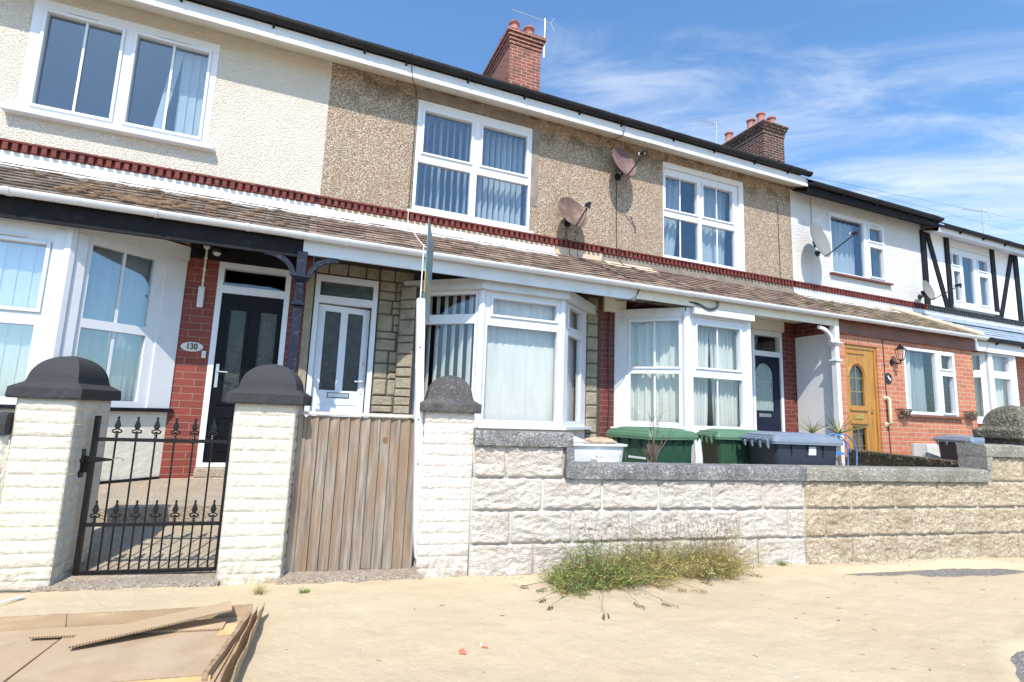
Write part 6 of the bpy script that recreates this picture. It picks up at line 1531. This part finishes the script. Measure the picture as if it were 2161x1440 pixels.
# long runners lying on the sand
for (sx_, sy_, ex, ey) in ((1.75, 3.02, 1.40, 2.92), (1.7, 3.0, 1.48, 3.1), (1.72, 2.95, 1.40, 2.78), (1.82, 2.9, 1.66, 2.60), (1.95, 2.9, 1.95, 2.66), (2.0, 2.95, 2.15, 2.63), (2.3, 3.0, 2.52, 2.78), (2.2, 3.0, 2.42, 2.82), (3.05, 3.1, 3.15, 2.94), (2.5, 3.05, 2.7, 2.9), (1.7, 3.05, 1.42, 3.2)):
    p = Vector((sx_, sy_, 0.05)); e = Vector((ex, ey, 0.018)); m_ = 2 if ex > 2.2 else 3
    prev = p
    for s_ in range(1, 9):
        f = s_/8; q = p.lerp(e, f)+Vector((rnd(-.01, .01), rnd(-.01, .01), 0)); q.z = 0.05*(1-f)+0.018+0.01*math.sin(f*3)
        mb.tube([prev, q], 0.0013, 4, m_, cap=False); prev = q
    for s_ in range(3): seedhead(mb, e+Vector((rnd(-.03, .03), rnd(-.03, .03), 0)), (e-p).normalized(), m_, 12, 0.008, 0.05)
o = mb.build('weeds', weed_m, None); o['label'] = 'straggling green and yellow weeds along the foot of the block wall'; o['category'] = 'weeds'; o['kind'] = 'stuff'
def tuft(name, label, x, y, n, L_, ms, w_=0.0014, spread=0.8):
    mb = MB()
    for k in range(n):
        a = rnd(0, 2*math.pi); s_ = rnd(0.1, spread); blade(mb, (x+rnd(-.02, .02), y+rnd(-.015, .015), sand_h(x, y)), (s_*math.cos(a), s_*math.sin(a), 0.7), L_*rnd(0.5, 1.2), w_, random.choice(ms), 0.5, 4)
    o = mb.build(name, weed_m, None); rebase(o, (x, y, 0)); props(o, label, 'plant')
tuft('grass_tuft', 'straw-yellow grass tuft at the foot of the second pillar', -0.13, 3.50, 130, 0.075, [1, 4, 4, 1], 0.0012)
tuft('weed_tuft', 'tiny green weed on the sand before the wooden gate', 0.12, 3.45, 90, 0.035, [5, 0, 5], 0.002, 1.4)
tuft('weed_tuft', 'small dark weed where painted wall meets buff wall', 3.55, wallY(3.55)-0.06, 90, 0.06, [0, 3, 5], 0.0014, 1.6)
# dry twig bush in the soil bed
random.seed(9)
twig_m = pal('twig', (('brown', (0.10, 0.06, 0.045)), ('grey', (0.19, 0.14, 0.11))))
tb = thing('dry_shrub', 'leafless brown twiggy shrub rising before the green bin', 'shrub', (2.65, wallY(2.65)+0.22, 0.73))
def grow(mb, p, d, L_, r_, dep):
    q = p+d*L_; mid = p.lerp(q, 0.5)+Vector((rnd(-1, 1), rnd(-1, 1), rnd(-1, 1)))*L_*0.06
    mb.tube([p, mid, q], [r_, r_*0.85, r_*0.7], 5, random.choice((0, 1)), cap=False)
    if dep > 0:
        for k in range(random.choice((1, 2, 2))): grow(mb, mid.lerp(q, rnd(0.1, 1)), (d+Vector((rnd(-0.5, 0.5), rnd(-0.5, 0.5), rnd(-0.05, 0.4)))).normalized(), L_*rnd(0.55, 0.8), r_*0.62, dep-1)
    else:
        for k in range(2):
            c = q+Vector((rnd(-1, 1), rnd(-1, 1), rnd(-1, 1)))*0.008; mb.add([tuple(c+Vector((0.003, 0, 0))), tuple(c+Vector((0, 0.003, 0.004))), tuple(c-Vector((0.003, 0, 0.002)))], [(0, 1, 2)], 0)
mb = MB(); base = Vector((2.65, wallY(2.65)+0.22, 0.72))
for k in range(17): grow(mb, base+Vector((rnd(-.03, .03), rnd(-.03, .03), 0)), Vector((rnd(-0.30, 0.35), rnd(-0.3, 0.3), 1)).normalized(), rnd(0.08, 0.13), 0.0048, 2)
grow(mb, base, Vector((0.10, 0.05, 1)).normalized(), 0.22, 0.006, 3); grow(mb, base, Vector((0.03, 0.0, 1)).normalized(), 0.24, 0.0055, 3)
grow(mb, base+Vector((0.02, 0, 0)), Vector((0.32, 0.0, 1)).normalized(), 0.20, 0.0055, 3)
mb.build('branches', twig_m, tb)
for (dx_, L_) in ((-0.32, 0.10), (-0.27, 0.08), (0.42, 0.10)): mb = MB(); grow(mb, base+Vector((dx_, 0, 0)), Vector((0.2, 0, 1)).normalized(), L_, 0.002, 1); mb.build('sprig', twig_m, tb)
# two spiky cordylines behind the bins
leaf_m = pal('cordyline', (('olive', (0.17, 0.19, 0.05)), ('dark', (0.05, 0.065, 0.02)), ('straw', (0.40, 0.33, 0.13))))
def cordy(label, x, y, z, seed, n=34, L_=0.42, lean_=(0, 0)):
    random.seed(seed)
    t = thing('spiky_plant', label, 'plant', (x, y, 0.0), 0, 'spiky plants behind the bins')
    mb = MB(); mb.tube([(x, y, 0.0), (x, y, z)], [0.03, 0.022], 8); mb.build('stem', plain('cordyline_stem', (0.18, 0.12, 0.07), 0.9, 0.3, 20), t)
    mb = MB()
    for k in range(n):
        a = rnd(0, 2*math.pi); s_ = rnd(0.15, 1.3); blade(mb, (x, y, z-0.03), (s_*math.cos(a)+lean_[0], s_*math.sin(a)+lean_[1], rnd(0.35, 1.0)), L_*rnd(0.6, 1.1), 0.008, random.choice((0, 1, 0, 2)), 0.25, 5)
    mb.build('leaves', leaf_m, t)
cordy('spiky olive plant before the dark arched-glass door', 6.75, 5.25, 1.02, 1, 26, 0.34)
cordy('spiky plant with leaves splayed across the white porch side', 7.15, 5.15, 1.02, 5, 34, 0.42, (0.25, -0.1))
# blue wire plant stand leaning by the bin
st = thing('wire_stand', 'bright blue wire plant stand with scrolls behind the grey bin', 'plant stand', (5.95, 4.0, 0.0))
def arc_(c, r_, a0, a1, n=14, ax=(1, 0, 0), ay=(0, 0, 1)):
    ax, ay, c = Vector(ax), Vector(ay), Vector(c)
    return [c+ax*r_*math.cos(a0+(a1-a0)*k/n)+ay*r_*math.sin(a0+(a1-a0)*k/n) for k in range(n+1)]
sx0, sy0 = 5.62, 4.0
for dy_ in (0.0, 0.10):
    mb = MB(); mb.tube([Vector((sx0-0.2, sy0+dy_, 0.80))]+arc_((sx0, sy0+dy_, 0.80), 0.22, math.pi*0.85, -0.1, 16)+[Vector((sx0+0.20, sy0+dy_, 0.62)), Vector((sx0+0.10, sy0+dy_, 0.0))], 0.008, 6); mb.build('hoop', blue_metal, st)
for r_, cz, cx_ in ((0.10, 0.84, -0.12), (0.07, 0.90, 0.0), (0.13, 0.82, 0.06)):
    mb = MB(); mb.tube(arc_((sx0+cx_, sy0+0.05, cz), r_, 0, math.pi*1.5, 16), 0.005, 5); mb.build('scroll', blue_metal, st)
mb = MB(); mb.prism([(sx0-0.25, 0.78), (sx0+0.08, 0.80), (sx0-0.12, 0.845)], sy0+0.0, sy0+0.12, axis='y'); mb.build('shelf', blue_metal, st)
mb = MB(); mb.tube([(sx0-0.22, sy0+0.05, 0.80), (sx0-0.2, sy0+0.05, 0.0)], 0.008, 6); mb.build('leg', blue_metal, st)

# ------------------------------------------------------------------ clutter behind the painted wall
bs = thing('basin', 'white rectangular sink basin dumped behind the black coping', 'sink', (2.10, 3.75, 0.60))
BX = frame((1.93, 3.70), T=(math.cos(rad(-4)), math.sin(rad(-4))))
mb = MB(BX); 
def rr(hx, hy, z, r_=0.04, cx_=0.29, cy_=-0.13):
    pts = []
    for (sx_, sy_, a0) in ((1, 1, 0), (-1, 1, 90), (-1, -1, 180), (1, -1, 270)):
        for k in range(5): a = rad(a0+22.5*k); pts.append((cx_+sx_*(hx-r_)+r_*math.cos(a), cy_+sy_*(hy-r_)+r_*math.sin(a), z))
    return pts
rs = [rr(0.24, 0.11, 0.66), rr(0.27, 0.15, 0.74), rr(0.285, 0.165, 0.876), rr(0.305, 0.185, 0.880), rr(0.305, 0.185, 0.897), rr(0.27, 0.15, 0.897), rr(0.25, 0.14, 0.76), rr(0.2, 0.09, 0.73)]
K = 20; mb.add([p for q in rs for p in q], [(i*K+j, i*K+(j+1) % K, (i+1)*K+(j+1) % K, (i+1)*K+j) for i in range(len(rs)-1) for j in range(K)]+[tuple(range(K)), tuple((len(rs)-1)*K+j for j in range(K))])
mb.build('bowl', ceramic, bs, smooth=False, bevel=0.002)
mb = MB(BX); mb.tube([(0.33, 0.030, 0.82), (0.33, 0.036, 0.82)], 0.03, 14); mb.build('overflow', ceramic, bs)
mb = MB(BX); mb.box(0.10, 0.48, -0.25, -0.02, 0.0, 0.658); mb.build('pedestal', ceramic, bs)
mb = MB(BX)
mb.hexa([(0.02, -0.28, 0.899), (0.26, -0.28, 0.899), (0.28, -0.03, 0.899), (0.0, -0.03, 0.899), (0.04, -0.26, 0.945), (0.15, -0.26, 0.955), (0.18, -0.06, 0.945), (0.03, -0.06, 0.935)])
simple('plastic_sheet', 'crumpled white plastic lump lying on the dumped basin', 'plastic', mb, ceramic, (2.05, 3.85, 0.899), bevel=0.008)
mb = MB(BX)
mb.grid(lambda i, j: (0.42+0.155*math.sin(j*math.pi)*math.cos(2*math.pi*i)*(1+0.3*noise.noise(Vector((i*7, j*5, 1)))), -0.14+0.08*math.sin(j*math.pi)*math.sin(2*math.pi*i), 0.905+0.036*(math.cos(j*math.pi)+0.0)*(1+0.4*noise.noise(Vector((i*9, j*9, 2))))), 24, 14)
simple('sack', 'rolled brown sacking lying in the dumped basin', 'sack', mb, bag_m, (2.35, 3.83, 0.87), smooth=True)
mb = MB(); wxy = WU(uw(2.13), -0.28); mb.xf = frame((wxy[0], wxy[1]), T=(ct, st_)); mb.box(-0.01, 0.14, 0.0, 0.14, 0.745, 0.792)
simple('white_box', 'small white box on the soil behind the wall', 'box', mb, ceramic, (*wxy, 0.745), bevel=0.005)
# downpipe foot seen between the green bins
mb = MB(); mb.box(4.86, 4.98, 5.47, 5.56, 0.0, 0.96); simple('white_post_stub', 'pale white upright glimpsed between the two green bins', 'post', mb, white_paint, (4.92, 5.5, 0), bevel=0.004)

# ------------------------------------------------------------------ flattened cardboard on the sand
cb = thing('cardboard_tray', 'large flattened brown cardboard tray on the sand at lower left', 'cardboard box', (-0.9, 3.0, 0.0))
cA = frame((-1.75, 3.56), (-0.10, 3.305))             # back edge direction
R0, R1 = Vector((-0.095, 3.305)), Vector((-0.185, 2.42))
def q4(mb, pts, z0, z1, m=0): mb.hexa([(p[0], p[1], z0+(p[2] if len(p) > 2 else 0)) for p in pts]+[(p[0], p[1], z1+(p[2] if len(p) > 2 else 0)) for p in pts], m)
mb = MB(); q4(mb, [(-1.75, 3.325), (-1.72, 2.42), (-0.20, 2.42), (-0.11, 3.14)], 0.012, 0.020); mb.build('base_sheet', card_w, cb)
mb = MB(); q4(mb, [(-0.975, 2.43), (-0.225, 2.43), (-0.14, 3.125), (-0.905, 3.12)], 0.0215, 0.030); mb.build('inner_sheet', card_w, cb)
mb = MB(); mb.hexa([(-1.003, 2.43, 0.0206), (-0.976, 2.43, 0.0206), (-0.906, 3.12, 0.0206), (-0.922, 3.12, 0.0206), (-1.003, 2.43, 0.0212), (-0.976, 2.43, 0.0212), (-0.906, 3.12, 0.0212), (-0.922, 3.12, 0.0212)]); mb.build('sheet_edge', card_d, cb)
def flap(a, b_, z0, z1, th, name, mat=card_m, wob=0.004, lean_=0.0, n=24, tilt=0.0):
    mb = MB(); A_, B_ = Vector(a), Vector(b_); T_ = (B_-A_).normalized(); N_ = Vector((T_.y, -T_.x))
    def P_(f, s_, j): 
        w_ = wob*noise.noise(Vector((f*7+a[0]*9, j*1.5, a[1])))*(0.5+j)
        p = A_.lerp(B_, f)+N_*(th*s_-th/2+w_+lean_*j); return (p.x, p.y, z0+(z1-z0)*j*(1+tilt*f)+0.3*w_*j)
    for s_ in (0, 1): mb.grid(lambda i, j: P_(i, s_, j), n, 4)
    for j in (1,): mb.grid(lambda i, k: P_(i, k, j), n, 1, 1)
    for f in (0, 1): mb.grid(lambda i, j: P_(f, i, j), 1, 4, 1)
    return mb.build(name, [mat, card_e], cb)
flap((-1.75, 3.335), (-0.955, 3.250), 0.010, 0.078, 0.008, 'back_flap', wob=0.003); flap((-0.950, 3.249), (-0.14, 3.155), 0.010, 0.074, 0.008, 'back_flap', wob=0.003)
flap((-0.150, 3.09), (-0.255, 2.47), 0.030, 0.062, 0.022, 'side_flap', wob=0.004); flap((-0.118, 3.13), (-0.195, 2.36), 0.014, 0.072, 0.006, 'side_flap', wob=0.006); flap((-0.096, 3.14), (-0.158, 2.34), 0.004, 0.082, 0.005, 'side_flap', wob=0.010, lean_=-0.006)
flap((-1.70, 2.68), (-0.235, 2.475), 0.010, 0.048, 0.010, 'front_flap', tape_m, wob=0.003)
mb = MB(); q4(mb, [(-0.275, 2.90), (-0.205, 2.90), (-0.19, 3.03), (-0.25, 3.04)], 0.0308, 0.0325); mb.build('tape', tape_m, cb)
def strip_thing(label, pts, th=0.008, name='cardboard_strip'):
    """flat strip, near edge carrying dark patches painted as the shade inside flutes; pts = near-left, near-right, far-right, far-left with heights"""
    mb = MB(); P_ = [Vector(p) for p in pts]
    up = Vector((0, 0, th))
    mb.hexa([tuple(p) for p in P_]+[tuple(p+up) for p in P_], 0)
    nf = int((P_[1]-P_[0]).length/0.011)
    e = (P_[0]-P_[3]).normalized()*0.0012
    for k in range(nf):
        a = P_[0].lerp(P_[1], (k+0.2)/nf); b_ = P_[0].lerp(P_[1], (k+0.62)/nf); v = Vector((0, 0, th*0.16)); v2 = Vector((0, 0, th*0.84))
        mb.add([tuple(a+e+v), tuple(b_+e+v), tuple(b_+e+v2), tuple(a+e+v2)], [(0, 1, 2, 3)], 1)
    o = mb.build(name, [card_m, card_d], None); rebase(o, P_[0]); props(o, label, 'cardboard', 'loose cardboard strips on the tray')
strip_thing('long cardboard strip lying diagonally across the tray, uppermost', [(-0.832, 2.90, 0.046), (-0.225, 3.01, 0.098), (-0.243, 3.135, 0.098), (-0.846, 3.03, 0.046)], 0.010)
strip_thing('cardboard strip lying crosswise under the long diagonal one', [(-1.039, 3.10, 0.033), (-0.254, 2.962, 0.033), (-0.246, 3.085, 0.033), (-1.046, 3.19, 0.033)], 0.009)
# litter
mb = MB(); mb.add([(0.78, 2.44, sand_h(0.78, 2.44)+0.006), (0.812, 2.43, sand_h(0.78, 2.44)+0.004), (0.808, 2.47, sand_h(0.78, 2.44)+0.014), (0.785, 2.475, sand_h(0.78, 2.44)+0.008)], [(0, 1, 2, 3)])
mb.add([(0.78, 2.44, -0.003), (0.812, 2.43, -0.003), (0.808, 2.47, 0.0), (0.785, 2.475, 0.0)], [(3, 2, 1, 0)])
simple('litter_scrap', 'small orange-red scrap on the bare sand, the larger of two', 'litter', mb, plain('litter_red', (0.65, 0.15, 0.09), 0.6, 0.1), (0.79, 2.45, 0))
mb = MB(); mb.tube([(0.90, 2.475, sand_h(0.9, 2.47)+0.004), (0.925, 2.462, sand_h(0.9, 2.47)+0.004)], 0.004, 5); mb.tube([(0.905, 2.50, sand_h(0.9, 2.5)+0.004), (0.912, 2.515, sand_h(0.9, 2.5)+0.004)], 0.005, 5, 1)
simple('litter_scrap', 'tiny red and white litter just right of the orange scrap', 'litter', mb, [plain('litter_dark_red', (0.5, 0.10, 0.06), 0.6, 0.1), ceramic], (0.91, 2.47, 0))
mb = MB(); mb.tube([(-1.40, 3.62, 0.03), (-1.34, 3.68, 0.035), (-1.30, 3.72, 0.034)], [0.002, 0.006, 0.011], 6); simple('paper_scrap', 'twist of white paper by the left pillar on the sand', 'litter', mb, ceramic, (-1.35, 3.68, 0.02))
random.seed(31)
mb = MB()
for k in range(130):
    x = rnd(-0.2, 7.0); y = rnd(1.3, wallY(x)-0.05); z = sand_h(x, y)+0.0015; a = rnd(0, 6.3); L_ = rnd(0.003, 0.014); w_ = rnd(0.0008, 0.0024)
    if rnd(0, 1) < 0.12: L_ *= 2.2
    dx_, dy_ = math.cos(a)*L_, math.sin(a)*L_; mb.tube([(x-dx_, y-dy_, z), (x+dx_, y+dy_, z)], w_, 4, random.choice((0, 0, 0, 1)))
for k in range(420):                      # grit and dead bits gathered along the foot of the wall
    x = rnd(1.2, 6.8); y = wallY(x)-abs(random.gauss(0, 0.035))-0.012; z = sand_h(x, y)+0.001; a = rnd(0, 6.3); L_ = rnd(0.002, 0.009)
    mb.tube([(x-math.cos(a)*L_, y-math.sin(a)*L_, z), (x+math.cos(a)*L_, y+math.sin(a)*L_, z+0.001)], rnd(0.0008, 0.0026), 4, random.choice((0, 0, 1)))
o = mb.build('sand_debris', [plain('twig_bits', (0.14, 0.10, 0.07), 0.9), plain('shell_bits', (0.72, 0.70, 0.64), 0.7)], None); o['label'] = 'scattered twig and shell crumbs on the sand'; o['category'] = 'debris'; o['kind'] = 'stuff'
